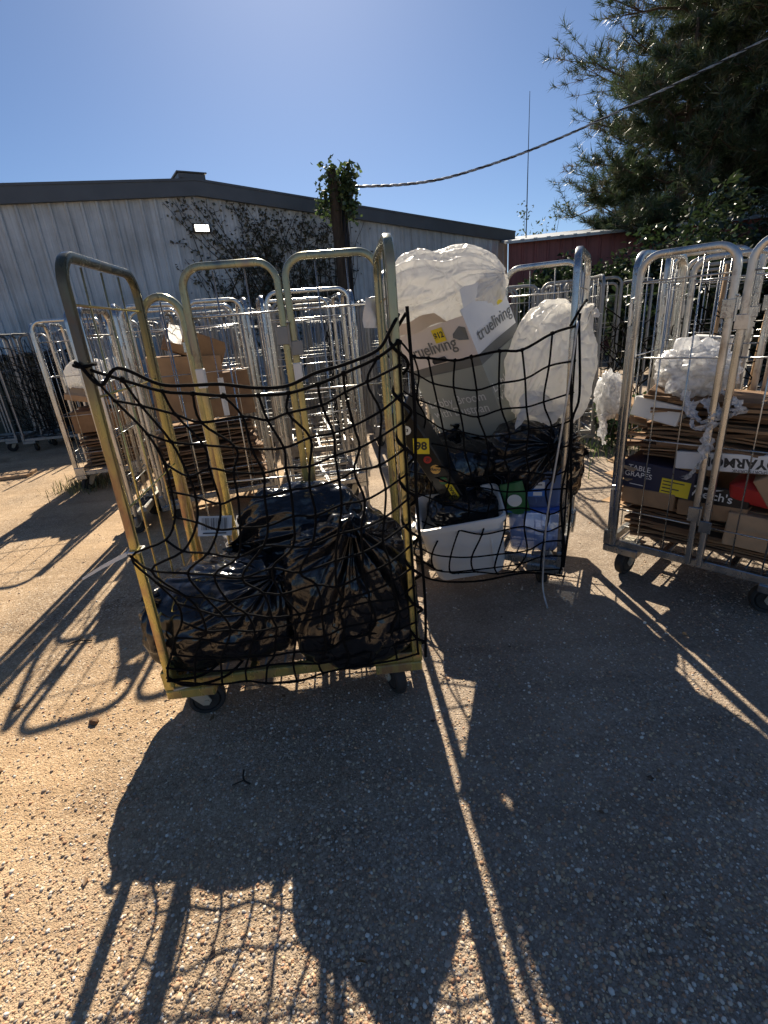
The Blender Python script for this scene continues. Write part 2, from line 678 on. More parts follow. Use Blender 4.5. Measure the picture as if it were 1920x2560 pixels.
M = dict(
    ground=mat_gravel_ground(), pebble=mat_tint('pebble_stone', .75),
    leaf=mat_tint('leaf_tint', .5, trans=.35), needle=mat_tint('needle_tint', .5, trans=.22),
    gold=mat_zinc('yellow_passivated_steel', 1, 1.3, .95), zinc=mat_zinc('galvanised_steel', 0, 4.1),
    zinc_dull=mat_zinc('weathered_galvanised_steel', 0, 9.4, .5, 1, .25), zinc_far=mat_zinc('pale_galvanised_steel', 0, 2.2, .6, 1, .25),
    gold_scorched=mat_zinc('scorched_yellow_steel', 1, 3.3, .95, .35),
    olive=mat_zinc('olive_passivated_steel', 1, 6.6, .85),
    dark_steel=simple('dark_scorched_steel', (.10, .10, .10), .4, .7, .6, 9, .2),
    rope=simple('black_net_rope', (.006, .006, .0065), .95, 0, .4, 60, .6, .12),
    rubber=simple('worn_rubber_tyre', (.028, .026, .024), .8, 0, .4, 14, .3),
    fork=simple('painted_caster_steel', (.46, .42, .33), .5, .3, .3, 12, .1),
    wood=simple('weathered_grey_board', (.23, .17, .11), .85, 0, .35, 6, .3),
    blackbag=mat_blackbag(), whitebag=mat_whitebag(), film=mat_film(),
    clear=mat_clear('clear_plastic_bin'), blue_lid=mat_clear('blue_plastic_lid', (.10, .24, .75), .12),
    kraft=mat_cardboard('kraft_cardboard', (.36, .225, .125)), kraft2=mat_cardboard('pale_cardboard', (.46, .31, .185)),
    kraft3=mat_cardboard('damp_cardboard', (.22, .135, .08)),
    white_card=simple('white_coated_card', (.80, .79, .77), .5, 0, .08, 4),
    pinkish=simple('bleached_pinkish_card', (.76, .69, .65), .6, 0, .06, 4),
    grey_card=simple('grey_green_printed_card', (.36, .38, .34), .55, 0, .08, 4),
    grey_band=simple('dark_grey_printed_band', (.16, .165, .16), .55, 0, .06, 4),
    navy=simple('navy_printed_card', (.018, .022, .055), .45, 0, .2, 4),
    black_card=simple('black_printed_card', (.012, .011, .011), .35, 0, .3, 5),
    yellow=simple('yellow_label_paper', (.80, .62, .03), .5, 0, .06, 4),
    white_ink=simple('white_print', (.78, .77, .74), .5, 0, .05, 4),
    ink=simple('dark_print', (.035, .035, .038), .5, 0, .1, 4),
    red=simple('red_plastic', (.42, .03, .025), .4, 0, .2, 5), green=simple('green_print', (.03, .15, .05), .45, 0, .3, 12),
    orange_ink=simple('orange_print', (.75, .42, .10), .5, 0, .1, 8), blue=simple('blue_print', (.04, .18, .55), .45, 0, .1, 8),
    tub=simple('white_tub_plastic', (.76, .745, .72), .42, 0, .06, 5, .03),
    paper=simple('white_paper_tag', (.74, .73, .70), .6, 0, .08, 9),
    wall=mat_wall('grey_ribbed_sheet', (.56, .60, .62)), redwall=mat_wall('dull_red_sheet', (.30, .10, .085)),
    fascia=simple('dark_slate_trim', (.095, .105, .115), .5, .2, .12, 3), roof=simple('pale_roof_sheet', (.40, .42, .43), .45, .4, .12, 3),
    bark=mat_bark('pine_bark', (.13, .095, .07)), pole=mat_bark('creosote_pole', (.10, .075, .055)), twig=mat_bark('vine_stem', (.075, .06, .045)),
    cable=simple('twisted_aluminium_cable', (.42, .43, .44), .4, .6, .35, 30), black_cable=simple('black_insulated_cable', (.03, .03, .035), .5, 0, .2, 10),
    lamp_body=simple('bronze_lamp_body', (.08, .07, .06), .5, .4, .1, 5), lamp_glass=mat_emit('lit_lamp_diffuser', (1, .95, .85), 3.2),
    bin_green=simple('dark_green_container_paint', (.018, .032, .026), .5, 0, .3, 3),
)

# ------------------------------------------------------------------ ground
gm = MB()
gm.add([(-250, -60, 0), (250, -60, 0), (250, 400, 0), (-250, 400, 0)], [(0, 1, 2, 3)])
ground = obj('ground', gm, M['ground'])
ground['kind'] = 'structure'


def scatter_gravel():
    t = (1 + 5 ** .5) / 2
    iv = np.array([(-1, t, 0), (1, t, 0), (-1, -t, 0), (1, -t, 0), (0, -1, t), (0, 1, t), (0, -1, -t), (0, 1, -t), (t, 0, -1), (t, 0, 1), (-t, 0, -1), (-t, 0, 1)], float)
    iv /= np.linalg.norm(iv[0])
    fc = np.array([(0, 11, 5), (0, 5, 1), (0, 1, 7), (0, 7, 10), (0, 10, 11), (1, 5, 9), (5, 11, 4), (11, 10, 2), (10, 7, 6), (7, 1, 8), (3, 9, 4), (3, 4, 2), (3, 2, 6), (3, 6, 8), (3, 8, 9), (4, 9, 5), (2, 4, 11), (6, 2, 10), (8, 6, 7), (9, 8, 1)])
    n = 48000
    y = .42 + 3.4 * rs.rand(n * 3) ** 1.9
    x = (rs.rand(n * 3) - .5) * 2 * (0.55 + .95 * y)
    keep = fbm(np.c_[x * 2.2, y * 2.2, x * 0], 5, 3) + .25 * rs.rand(n * 3) > .50
    # fewer stones out on the sandy left
    keep &= rs.rand(n * 3) < np.clip(1.1 + x * .45, .25, 1)
    x, y = x[keep][:n], y[keep][:n]
    n = len(x)
    r = .0021 + .0044 * rs.rand(n) ** 2.4
    big = rs.rand(n) < .02
    r[big] *= 1.45
    sc = np.c_[rs.uniform(.8, 1.35, n), rs.uniform(.7, 1.1, n), rs.uniform(.5, .8, n)] * r[:, None]
    a = rs.rand(n) * 6.28
    V = iv[None] * (1 + .28 * (rs.rand(n, 12, 1) - .5)) * sc[:, None, :]
    ca, sa = np.cos(a)[:, None], np.sin(a)[:, None]
    X = V[..., 0] * ca - V[..., 1] * sa + x[:, None]
    Y = V[..., 0] * sa + V[..., 1] * ca + y[:, None]
    Z = V[..., 2] + (sc[:, 2] * rs.uniform(-.2, .55, n))[:, None]
    V = np.stack([X, Y, Z], -1).reshape(-1, 3)
    F = (fc[None] + (np.arange(n) * 12)[:, None, None]).reshape(-1, 3)
    pal = np.array([(.52, .43, .33), (.44, .33, .22), (.36, .26, .165), (.47, .28, .16), (.25, .19, .14), (.60, .55, .47), (.30, .26, .22), (.41, .24, .15), (.50, .38, .24)])
    c = pal[rs.randint(0, len(pal), n)] * rs.uniform(.85, 1.5, (n, 1))
    C = np.repeat(c, 12, 0)
    g_ = link('gravel', fast_mesh('gravel', V, F, M['pebble'], True, C))
    g_['kind'] = 'stuff'
    g_['label'] = 'loose tan and brown pebbles bedded in the yard surface'


scatter_gravel()

# ------------------------------------------------------------------ grey metal building
# wall line: perpendicular distance 13.75 at azimuth -31 deg; s runs along it to the right
WN = Vector((math.sin(RAD(-31)), math.cos(RAD(-31)), 0))
WU = Vector((math.cos(RAD(-31)), -math.sin(RAD(-31)), 0))
WB = WN * 13.75
bld = thing('grey_building', 'long grey ribbed metal building with low gable roof and dark trim', 'building', WB, math.atan2(WU.y, WU.x))
# local frame: x along the wall (s), y into the building, z up
S0, S1, SP, ZP, SL = -11.0, 14.25, 3.75, 4.93, .084


def zroof(s):
    return ZP - abs(s - SP) * SL


mb = MB()
pitch, s = .305, S0
prof = []
while s < S1:
    e = min(s + pitch, S1)
    prof += [(s, 0), (s + .022, -.045), (s + .065, -.045), (s + .087, 0), (s + .175, 0), (s + .185, -.006), (s + .2, -.006), (s + .21, 0)]
    s = e
prof.append((S1, 0))
panel_i = 0
step = 8 * 3
for k in range(0, len(prof) - 1, step):
    seg = prof[k:k + step + 1]
    mb = MB()
    mb.grid([[(a, b, 0), (a, b, zroof(a) - .02)] for a, b in seg])
    obj('wall_sheet', mb, M['wall'], bld)
mb = MB()
mb.box(((S0 + S1) / 2, 8.2, 1.9), (S1 - S0 - .1, 16.0, 3.8))
obj('inner_wall', mb, M['wall'], bld)
for sa, sb in ((S0 - .15, SP), (SP, S1 + .2)):
    za, zb = zroof(sa), zroof(sb)
    m2 = MB()
    y0, y1 = -.16, -.05
    m2.add([(sa, y0, za - .30), (sb, y0, zb - .30), (sb, y0, zb + .03), (sa, y0, za + .03), (sa, y1, za - .30), (sb, y1, zb - .30), (sb, y1, zb + .03), (sa, y1, za + .03)],
           [(0, 1, 2, 3), (5, 4, 7, 6), (3, 2, 6, 7), (0, 4, 5, 1), (0, 3, 7, 4), (1, 5, 6, 2)])
    fo = obj('roof_trim', m2, M['fascia'], bld)
    m4 = MB()
    m4.add([(sa, y0 - .02, za + .0), (sb, y0 - .02, zb + .0), (sb, y0 - .02, zb + .05), (sa, y0 - .02, za + .05), (sa, y0 - .003, za), (sb, y0 - .003, zb), (sb, y0 - .003, zb + .05), (sa, y0 - .003, za + .05)],
           [(0, 1, 2, 3), (5, 4, 7, 6), (3, 2, 6, 7), (0, 4, 5, 1), (0, 3, 7, 4), (1, 5, 6, 2)])
    obj('trim_lip', m4, M['fascia'], fo)
    m3 = MB()
    m3.add([(sa, -.1, za + .035), (sb, -.1, zb + .035), (sb, 16.3, zb + .035), (sa, 16.3, za + .035)], [(0, 1, 2, 3)])
    n_, q = int((sb - sa) / .6), 0
    for k in range(n_):
        q = sa + .3 + k * .6
        zq = zroof(q) + .05
        m3.box((q, 8, zq), (.04, 16.2, .04))
    obj('roof', m3, M['roof'], bld)
mb = MB()
mb.bbox((SP - .05, .35, ZP + .09), (.62, 1.0, .13), .02)
mb.bbox((SP - .05, .35, ZP + .165), (.70, 1.05, .03), .008)
obj('ridge_vent', mb, M['fascia'], bld)
lt = thing('wall_lamp', 'small lit rectangular lamp high on the grey wall', 'lamp', WB + WU * 3.7 + Vector((0, 0, 3.95)), math.atan2(WU.y, WU.x))
mb = MB()
mb.bbox((0, -.10, 0), (.40, .10, .20), .015)
mb.box((0, -.045, 0), (.2, .03, .12))
obj('lamp_body', mb, M['lamp_body'], lt)
mb = MB()
mb.bbox((0, -.158, 0), (.33, .02, .14), .006)
obj('diffuser', mb, M['lamp_glass'], lt)

# red building further back to the right
RB = thing('red_building', 'low dull red sheet metal building half hidden by pine branches', 'building', (4.75, 17.6, 0), RAD(-8))
mb = MB()
s = 0.0
pts = []
while s < 9.0:
    pts += [(s, 0), (s + .03, -.03), (s + .07, -.03), (s + .10, 0)]
    s += .4
pts.append((9.0, 0))
for k in range(0, len(pts) - 1, 12):
    mb = MB()
    mb.grid([[(a, b, 0), (a, b, 3.55)] for a, b in pts[k:k + 13]])
    obj('wall_sheet', mb, M['redwall'], RB)
mb = MB()
mb.add([(-.1, -.25, 3.50), (9.1, -.25, 3.50), (9.1, 5, 4.25), (-.1, 5, 4.25), (-.1, -.25, 3.58), (9.1, -.25, 3.58), (9.1, 5, 4.33), (-.1, 5, 4.33)],
       [(3, 2, 1, 0), (4, 5, 6, 7), (0, 1, 5, 4), (1, 2, 6, 5), (3, 0, 4, 7), (2, 3, 7, 6)])
for k in range(23):
    mb.box((k * .4, -.27, 3.57), (.12, .04, .05))
obj('roof', mb, M['roof'], RB)
mast = MB()
mast.tube([(0, 0, 0), (0, 0, 4.6), (0, 0, 7.8)], [.018, .018, .008], 6)
tag(obj('antenna_mast', mast, M['black_cable'], loc=(5.62, 18.6, 0)), 'thin antenna mast rising above the red building roof', 'antenna')

# ------------------------------------------------------------------ vegetation helpers
def leaf_cloud(centers, normals_rand, size, cols, seed, shape=.5, droop=0):
    """each leaf a bent diamond of two quads -> (V,F,C) arrays of triangles"""
    r_ = np.random.RandomState(seed)
    n = len(centers)
    d = r_.normal(size=(n, 3))
    d[:, 2] = d[:, 2] * .6 - droop
    d /= np.linalg.norm(d, axis=1)[:, None]
    e = np.cross(d, r_.normal(size=(n, 3)))
    e /= np.linalg.norm(e, axis=1)[:, None] + 1e-9
    nn = np.cross(d, e)
    L = size * r_.uniform(.6, 1.3, (n, 1))
    c = np.asarray(centers)
    a = c
    b = c + d * L * .5 + e * L * shape * .5 + nn * L * .12
    b2 = c + d * L * .5 - e * L * shape * .5 + nn * L * .12
    m = c + d * L * .5
    tip = c + d * L - nn * L * .08
    V = np.stack([a, b, m, b2, tip], 1).reshape(-1, 3)
    F = np.array([(0, 1, 2), (1, 4, 2), (0, 2, 3), (3, 2, 4)])
    F = (F[None] + (np.arange(n) * 5)[:, None, None]).reshape(-1, 3)
    cc = np.array(cols)[r_.randint(0, len(cols), n)] * r_.uniform(.6, 1.25, (n, 1))
    return V, F, np.repeat(cc, 5, 0)


def pine(loc, h, rad, seed, label, base=.18, lean=(0, 0), z_dense=1.0, tufts=1500):
    r_ = np.random.RandomState(seed)
    t = thing('pine_tree', label, 'tree', (loc[0], loc[1], 0), 0, 'pines behind the red building')
    tk = MB()
    N = 10
    ph = r_.uniform(0, 6, 4)
    def axis(f):
        return np.array((lean[0] * f + .12 * math.sin(3 * f + ph[0]) * h * .04, lean[1] * f + .12 * math.sin(2.5 * f + ph[1]) * h * .04, h * f))
    tk.tube([axis(k / N) for k in range(N + 1)], [rad * .075 * (1 - .88 * k / N) + .02 for k in range(N + 1)], 8)
    obj('trunk', tk, M['bark'], t, True)
    br = MB()
    tips = []
    nl = int(h * 5.2)
    for k in range(nl):
        f = base + (1 - base) * (k + r_.rand()) / nl
        a = r_.uniform(0, 6.283)
        prof_ = math.sin(min(1, (1 - f) / (1 - base) * 1.15 + .08) * 1.45) ** .8
        L = rad * prof_ * r_.uniform(.6, 1.15)
        o = axis(f)
        d = np.array((math.cos(a), math.sin(a), r_.uniform(-.05, .35)))
        P = [o]
        for q in range(1, 7):
            u = q / 6
            P.append(o + d * L * u + np.array((0, 0, (.28 * u * u - .16 * u) * L * .8)) + r_.normal(size=3) * .03 * L)
        br.tube(P, [.035 * (1 - .8 * q / 6) * (rad / 3) + .008 for q in range(7)], 5)
        for q in range(2, 7):
            for _ in range(6 if q < 6 else 5):
                dd = r_.normal(size=3)
                dd[2] = abs(dd[2]) * .5 + .1
                dd = dd / np.linalg.norm(dd) + d * .55
                ll = L * r_.uniform(.08, .30)
                e = P[q] + dd * ll
                br.tube([P[q], P[q] * .5 + e * .5 + (0, 0, -.02), e], [.012, .009, .006], 4)
                for w in (.55, 1.0) if q < 6 else (.4, .75, 1.0):
                    tips.append((P[q] + dd * ll * w, dd))
    obj('limbs', br, M['bark'], t, True)
    tips_p = np.array([q[0] for q in tips])
    tips_d = np.array([q[1] for q in tips])
    tips_d = tips_d + np.array((0, 0, .5))
    tips_d /= np.linalg.norm(tips_d, axis=1)[:, None]
    n = len(tips_p)
    K = 28
    nd = r_.normal(size=(n, K, 3))
    nd /= np.linalg.norm(nd, axis=2)[..., None]
    nd = nd * .95 + tips_d[:, None, :] * .85
    nd /= np.linalg.norm(nd, axis=2)[..., None]
    LL = r_.uniform(.16, .34, (n, K, 1)) * (rad / 3.2) ** .4
    o = tips_p[:, None, :] + nd * .02 - tips_d[:, None, :] * r_.uniform(-.10, .22, (n, K, 1))
    side = np.cross(nd, r_.normal(size=(n, K, 3)))
    side /= np.linalg.norm(side, axis=2)[..., None] + 1e-9
    w = .0115
    V = np.stack([o - side * w, o + side * w, o + nd * LL - np.array((0, 0, .05)) * LL], 2).reshape(-1, 3)
    F = np.arange(len(V)).reshape(-1, 3)
    pal = np.array([(.055, .085, .035), (.045, .075, .032), (.075, .105, .045), (.09, .10, .05), (.10, .085, .05)])
    c = pal[r_.choice(5, n, p=[.3, .3, .2, .12, .08])] * r_.uniform(.7, 1.25, (n, 1))
    C = np.repeat(c, K * 3, 0)
    cr = link('crown', fast_mesh('crown', V, F, M['needle'], False, C), t)
    return t


def shrub(loc, rx, ry, rz, seed, label, n=2600, size=.11, cols=((.05, .085, .03), (.07, .11, .035), (.04, .065, .025)), name='shrub', group=None, cat='shrub'):
    r_ = np.random.RandomState(seed)
    t = thing(name, label, cat, (loc[0], loc[1], loc[2] if len(loc) > 2 else 0), 0, group)
    st = MB()
    cl = []
    for k in range(11):
        a = r_.uniform(0, 6.28)
        rr = r_.uniform(.2, .85)
        e = np.array((math.cos(a) * rx * rr, math.sin(a) * ry * rr, rz * r_.uniform(.45, .92)))
        b = np.array((e[0] * .12, e[1] * .12, 0))
        mid = b * .45 + e * .55 + r_.normal(size=3) * .06 * rx
        st.tube([b, mid, e], [.022, .014, .006], 5)
        cl.append((mid, .30 * rx))
        cl.append((e, .34 * rx))
    obj('stems', st, M['twig'], t, True)
    cs = []
    for k in range(n):
        c, q = cl[r_.randint(len(cl))]
        d = r_.normal(size=3)
        d /= np.linalg.norm(d)
        cs.append(c + d * q * r_.rand() ** .45 * np.array((1, ry / rx, min(1.2, rz / rx * .9))))
    cs = np.array(cs)
    cs[:, 2] = np.maximum(cs[:, 2], .04)
    V, F, C = leaf_cloud(cs, None, size, cols, seed + 1)
    link('foliage', fast_mesh('foliage', V, F, M['leaf'], False, C), t)
    return t


# pines on the right, undergrowth beneath them
pine((12.9, 19.4), 19, 4.7, 21, 'tall dense pine with long needle tufts against the sky', .06, (-.3, 0))
pine((10.4, 17.8), 8.8, 3.0, 22, 'shorter pine leaning towards the red building at the crown edge', .08, (-.3, -.2))
pine((15.6, 19.5), 21.0, 5.0, 23, 'tallest pine at the right edge of the picture', .05, (.2, 0))
pine((14.4, 23.5), 18.0, 4.6, 24, 'pine standing behind the dense middle pine', .06, (.1, .1))
pine((12.8, 15.6), 12.5, 3.4, 25, 'near pine with bare lower trunk at far right', .12, (.2, -.2))
pine((9.2, 18.9), 5.8, 2.0, 26, 'small young pine beside the antenna mast', .05, (-.1, 0))
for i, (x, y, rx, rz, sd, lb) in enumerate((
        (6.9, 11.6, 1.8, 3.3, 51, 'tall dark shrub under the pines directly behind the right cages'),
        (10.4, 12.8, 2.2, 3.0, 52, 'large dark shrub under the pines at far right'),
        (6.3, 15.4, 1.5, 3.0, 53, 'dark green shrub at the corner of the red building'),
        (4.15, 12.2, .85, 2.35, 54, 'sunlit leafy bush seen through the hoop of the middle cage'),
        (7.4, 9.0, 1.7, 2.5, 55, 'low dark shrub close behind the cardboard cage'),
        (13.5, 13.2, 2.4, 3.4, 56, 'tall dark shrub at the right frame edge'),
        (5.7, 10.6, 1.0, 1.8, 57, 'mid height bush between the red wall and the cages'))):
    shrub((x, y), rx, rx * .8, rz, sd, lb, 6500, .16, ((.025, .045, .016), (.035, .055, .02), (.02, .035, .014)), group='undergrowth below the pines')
shrub((7.6, 23.0), 1.2, 1.0, 5.9, 58, 'small tree top peeping over the roof end', 500, .16, ((.08, .11, .045), (.06, .09, .035)), 'far_tree', cat='tree')
shrub((5.0, 24.0), .7, .7, 5.3, 59, 'tiny tree tip just above the roof line', 260, .15, ((.08, .11, .045),), 'far_tree', cat='tree')
shrub((2.62, 5.0), .35, .3, .55, 61, 'low green weeds on the ground between the middle and right cages', 700, .07, ((.07, .13, .03), (.10, .16, .05)), 'weed_clump', cat='weeds')

# creeper on the grey wall
def wall_vine():
    r_ = np.random.RandomState(77)
    t = thing('wall_creeper', 'half bare creeper climbing the grey wall right of the lamp', 'vine', WB, math.atan2(WU.y, WU.x))
    st = MB()
    leaves = []
    for k in range(80):
        x = r_.uniform(3.9, 7.4)
        z = r_.uniform(.2, 1.8)
        P = [np.array((x, -.05, z))]
        dx = r_.uniform(-.30, .16)
        L = r_.randint(9, 22)
        for q in range(L):
            dx += r_.normal() * .12
            dx = max(-.8, min(.8, dx))
            nx = P[-1] + np.array((dx * .22, 0, .2 + r_.uniform(-.05, .05)))
            if nx[2] > zroof(nx[0]) - .28:
                dx *= -1
                break
            P.append(nx)
            w = fbm(np.array([[nx[0] * .9, nx[2] * .9, 3.3]]), 3, 2)[0]
            if r_.rand() < max(0, (w - .34) * 3.2) * (1 if nx[2] > 2.0 else .5):
                for _ in range(r_.randint(2, 8)):
                    leaves.append(nx + np.array((r_.normal() * .11, r_.uniform(-.10, -.01), r_.normal() * .11)))
        if len(P) > 3:
            st.tube(P, np.linspace(.019, .005, len(P)), 5)
            for _ in range(2):
                b = P[r_.randint(2, len(P))]
                Q = [b]
                d_ = r_.choice([-1, 1])
                for q in range(r_.randint(3, 7)):
                    Q.append(Q[-1] + np.array((d_ * r_.uniform(.05, .18), 0, r_.uniform(-.04, .15))))
                Q = [q for q in Q if q[2] < zroof(q[0]) - .3]
                if len(Q) > 2:
                    st.tube(Q, np.linspace(.007, .003, len(Q)), 4)
                    leaves += [q + np.array((0, -.03, r_.normal() * .04)) for q in Q[1:] for _ in range(2)]
    # dense hanging tangle below the lamp side
    for (cx, cz, sx, sz, n) in ((5.35, 3.7, .30, .35, 240), (5.5, 2.9, .22, .45, 230), (6.3, 3.9, .3, .25, 90), (4.9, 4.2, .45, .2, 90), (3.75, 4.25, .15, .3, 35), (5.4, 1.9, .25, .5, 240)):
        for _ in range(n):
            leaves.append(np.array((cx + r_.normal() * sx, -.04 - abs(r_.normal()) * .05, cz + r_.normal() * sz)))
    leaves = [q for q in leaves if q[2] < zroof(q[0]) - .3 and q[2] > .2]
    obj('stems', st, M['twig'], t, True)
    V, F, C = leaf_cloud(np.array(leaves), None, .085, ((.10, .11, .07), (.09, .095, .06), (.12, .12, .08), (.11, .095, .07)), 78, .75, .5)
    link('foliage', fast_mesh('foliage', V, F, M['leaf'], False, C), t)


wall_vine()

# utility pole with creeper, service cable
POLE = Vector((-.55, 13.6, 0))
t = thing('utility_pole', 'dark wooden utility pole standing in front of the grey wall', 'pole', POLE)
mb = MB()
mb.tube([(0, 0, 0), (.01, 0, 2.5), (.0, 0, 4.6), (-.01, 0, 4.92)], [.16, .145, .13, .10], 14)
obj('pole_shaft', mb, M['pole'], t, True)
mb = MB()
mb.tube([(.17, -.02, 0), (.17, -.02, 2.4), (.16, -.02, 4.2)], .035, 8)
mb.tube([(.22, .02, 0), (.22, .02, 3.9)], .022, 6)
obj('conduit', mb, M['black_cable'], t, True)
mb = MB()
mb.bbox((.36, -.02, 4.05), (.06, .05, .16), .01, Matrix.Rotation(.5, 3, 'Y'))
mb.tube([(.05, 0, 4.18), (.20, -.02, 4.35), (.27, -.02, 4.5)], .015, 6)
obj('cable_bracket', mb, M['black_cable'], t)
r_ = np.random.RandomState(5)
vt = thing('pole_creeper', 'bright leafy creeper clustered round the top of the utility pole', 'vine', POLE)
cs = []
for (cx, cz, sx, sz, n) in ((.30, 4.45, .13, .22, 420), (.12, 4.72, .16, .12, 180), (-.22, 4.38, .10, .22, 130), (.42, 4.86, .13, .08, 90), (.3, 4.1, .12, .12, 110), (-.05, 4.95, .10, .06, 40), (-.30, 4.12, .12, .08, 60)):
    for _ in range(n):
        cs.append((cx + r_.normal() * sx, r_.normal() * .16, cz + r_.normal() * sz))
V, F, C = leaf_cloud(np.array(cs), None, .12, ((.07, .11, .04), (.06, .09, .035), (.11, .17, .05), (.05, .07, .03)), 6, .8)
link('foliage', fast_mesh('foliage', V, F, M['leaf'], False, C), vt)
mb = MB()
for k in range(9):
    a = r_.uniform(0, 6.28)
    P = [(.16 * math.cos(a + q * .5) + .10, .16 * math.sin(a + q * .5), .3 + q * .52) for q in range(9)]
    mb.tube(P, .012, 5)
obj('stems', mb, M['twig'], vt, True)

CP = [(-.15, 13.6, 4.55), (1.05, 13.8, 4.55), (2.06, 14.0, 4.64), (3.09, 14.2, 4.85), (4.14, 14.4, 5.12), (5.2, 14.6, 5.44), (6.27, 14.8, 5.80), (8.32, 15.0, 6.51), (10.6, 15.3, 7.35), (14, 15.8, 8.7)]


def spline(P, n):
    P = np.array(P, float)
    out = []
    for i in range(len(P) - 1):
        p0, p1, p2, p3 = P[max(i - 1, 0)], P[i], P[i + 1], P[min(i + 2, len(P) - 1)]
        for k in range(n):
            u = k / n
            out.append(.5 * ((2 * p1) + (-p0 + p2) * u + (2 * p0 - 5 * p1 + 4 * p2 - p3) * u * u + (-p0 + 3 * p1 - 3 * p2 + p3) * u ** 3))
    out.append(P[-1])
    return np.array(out)


ct = thing('service_cable', 'twisted service cable sweeping from the pole up to the right', 'cable', (0, 0, 0))
cl = spline(CP, 28)
L_ = np.r_[0, np.cumsum(np.linalg.norm(np.diff(cl, axis=0), axis=1))]
for k, mt in ((0, 'cable'), (1, 'black_cable'), (2, 'cable')):
    ang = L_ * 9.5 + k * 2.094
    off = np.c_[np.zeros(len(ang)), np.cos(ang), np.sin(ang)] * .017
    mb = MB()
    mb.tube(cl + off, .0155, 6)
    obj('cable_strand', mb, M[mt], ct, True)

# ------------------------------------------------------------------ roll cages
def rrect(a, b, k=.45):
    """rounded-rectangle tube profile, 12 points"""
    out = []
    for sx, sy in ((1, 1), (-1, 1), (-1, -1), (1, -1)):
        cx, cy = sx * a * (1 - k), sy * b * (1 - k)
        a0 = math.atan2(sy, sx) - math.pi / 4
        for q in range(3):
            an = a0 + q * math.pi / 4
            out.append((cx + math.cos(an) * a * k, cy + math.sin(an) * b * k))
    return out


TUBE = rrect(.0148, .0148)


def hoop_pts(w, z0, z1, r=.085, n=7):
    """inverted U in x-z plane, x in 0..w"""
    P = [(0, 0, z0), (0, 0, z0 + .4), (0, 0, (z0 + z1) / 2), (0, 0, z1 - r)]
    for k in range(1, n + 1):
        a = math.pi - k * math.pi / 2 / n
        P.append((r + r * math.cos(a), 0, z1 - r + r * math.sin(a)))
    P.append((w / 2, 0, z1))
    P.append((w - r, 0, z1))
    for k in range(1, n + 1):
        a = math.pi / 2 - k * math.pi / 2 / n
        P.append((w - r + r * math.cos(a), 0, z1 - r + r * math.sin(a)))
    P += [(w, 0, (z0 + z1) / 2), (w, 0, z0 + .4), (w, 0, z0)]
    return P


ME_CACHE = {}


def cached(key, fn):
    if key not in ME_CACHE:
        ME_CACHE[key] = fn()
    return ME_CACHE[key]


def wire_mesh(L, mat, r=.0035):
    def f():
        b = MB()
        b.tube([(0, 0, 0), (0, 0, L * .5), (0, 0, L)], r, 6)
        return b.mesh('wire', M[mat], True)
    return cached(('wire', round(L, 3), mat, r), f)


def hoop_panel(parent, name, w, loc, rotz, mat, z0=.205, z1=1.75, nv=3, zs=(.42, .82, 1.22, 1.56), wmat=None, detail=True, tilt=0):
    def f():
        b = MB()
        b.tube(hoop_pts(w, z0, z1), 1, prof=TUBE, up=(0, 1, 0))
        return b.mesh('hoop', M[mat], 'auto')
    p = link(name, cached(('hoop', round(w, 3), mat, round(z0, 2), round(z1, 2)), f), parent, loc, (tilt, 0, rotz))
    wm = wmat or mat
    if detail:
        for k in range(nv):
            x = w * (k + 1) / (nv + 1)
            link('upright_wire', wire_mesh(z1 - z0 - .05, wm), p, (x, .006, z0 + .03))
        for z in zs:
            if z < z1 - .06:
                link('cross_wire', wire_mesh(w - .012, wm, .004), p, (.006, -.004, z), (0, math.pi / 2, 0))
    else:
        def g():
            b = MB()
            for k in range(nv):
                x = w * (k + 1) / (nv + 1)
                b.tube([(x, .006, z0 + .03), (x, .006, z1 - .02)], .0038, 5)
            for z in zs:
                b.tube([(.006, -.004, z), (w - .006, -.004, z)], .0042, 5)
            return b.mesh('wires', M[wm], True)
        link('wire_grid', cached(('grid', round(w, 3), wm, nv, len(zs)), g), p)
    return p


def wheel_mesh():
    b = MB()
    R, h = .062, .019
    b.lathe([(.012, -h), (.040, -h), (.044, -h * .6), (.047, -h * .95), (.056, -h), (R * .985, -h * .75), (R, -h * .3), (R, h * .3), (R * .985, h * .75), (.056, h), (.047, h * .95), (.044, h * .6), (.040, h), (.012, h)], 22, Matrix.Rotation(math.pi / 2, 3, 'Y'))
    return b.mesh('wheel', M['rubber'], 'auto')


def fork_mesh():
    b = MB()
    b.bbox((0, .0, .150), (.09, .10, .008), .002)
    b.lathe([(.03, .128), (.034, .134), (.034, .146)], 16)
    b.bbox((0, .0, .122), (.062, .052, .010), .003)
    for s_ in (-1, 1):
        x = s_ * .027
        P = [(x, -.030, .124), (x, .030, .124), (x, .052, .062), (x, .040, .046), (x, .022, .050)]
        b.add([(q[0] - .0025, q[1], q[2]) for q in P] + [(q[0] + .0025, q[1], q[2]) for q in P],
              [(4, 3, 2, 1, 0), (5, 6, 7, 8, 9)] + [(i, (i + 1) % 5, (i + 1) % 5 + 5, i + 5) for i in range(5)])
    b.lathe([(.009, -.034), (.009, .034)], 10, Matrix.Rotation(math.pi / 2, 3, 'Y'), (0, .036, .062))
    return b.mesh('caster', M['fork'], 'auto')


def caster(parent, x, y, rz):
    c = link('caster', cached('fork', fork_mesh), parent, (x, y, 0), (0, 0, rz))
    c.scale = (1.22, 1.22, 1.22)
    link('wheel', cached('wheel', wheel_mesh), c, (0, .036, .062))
    return c


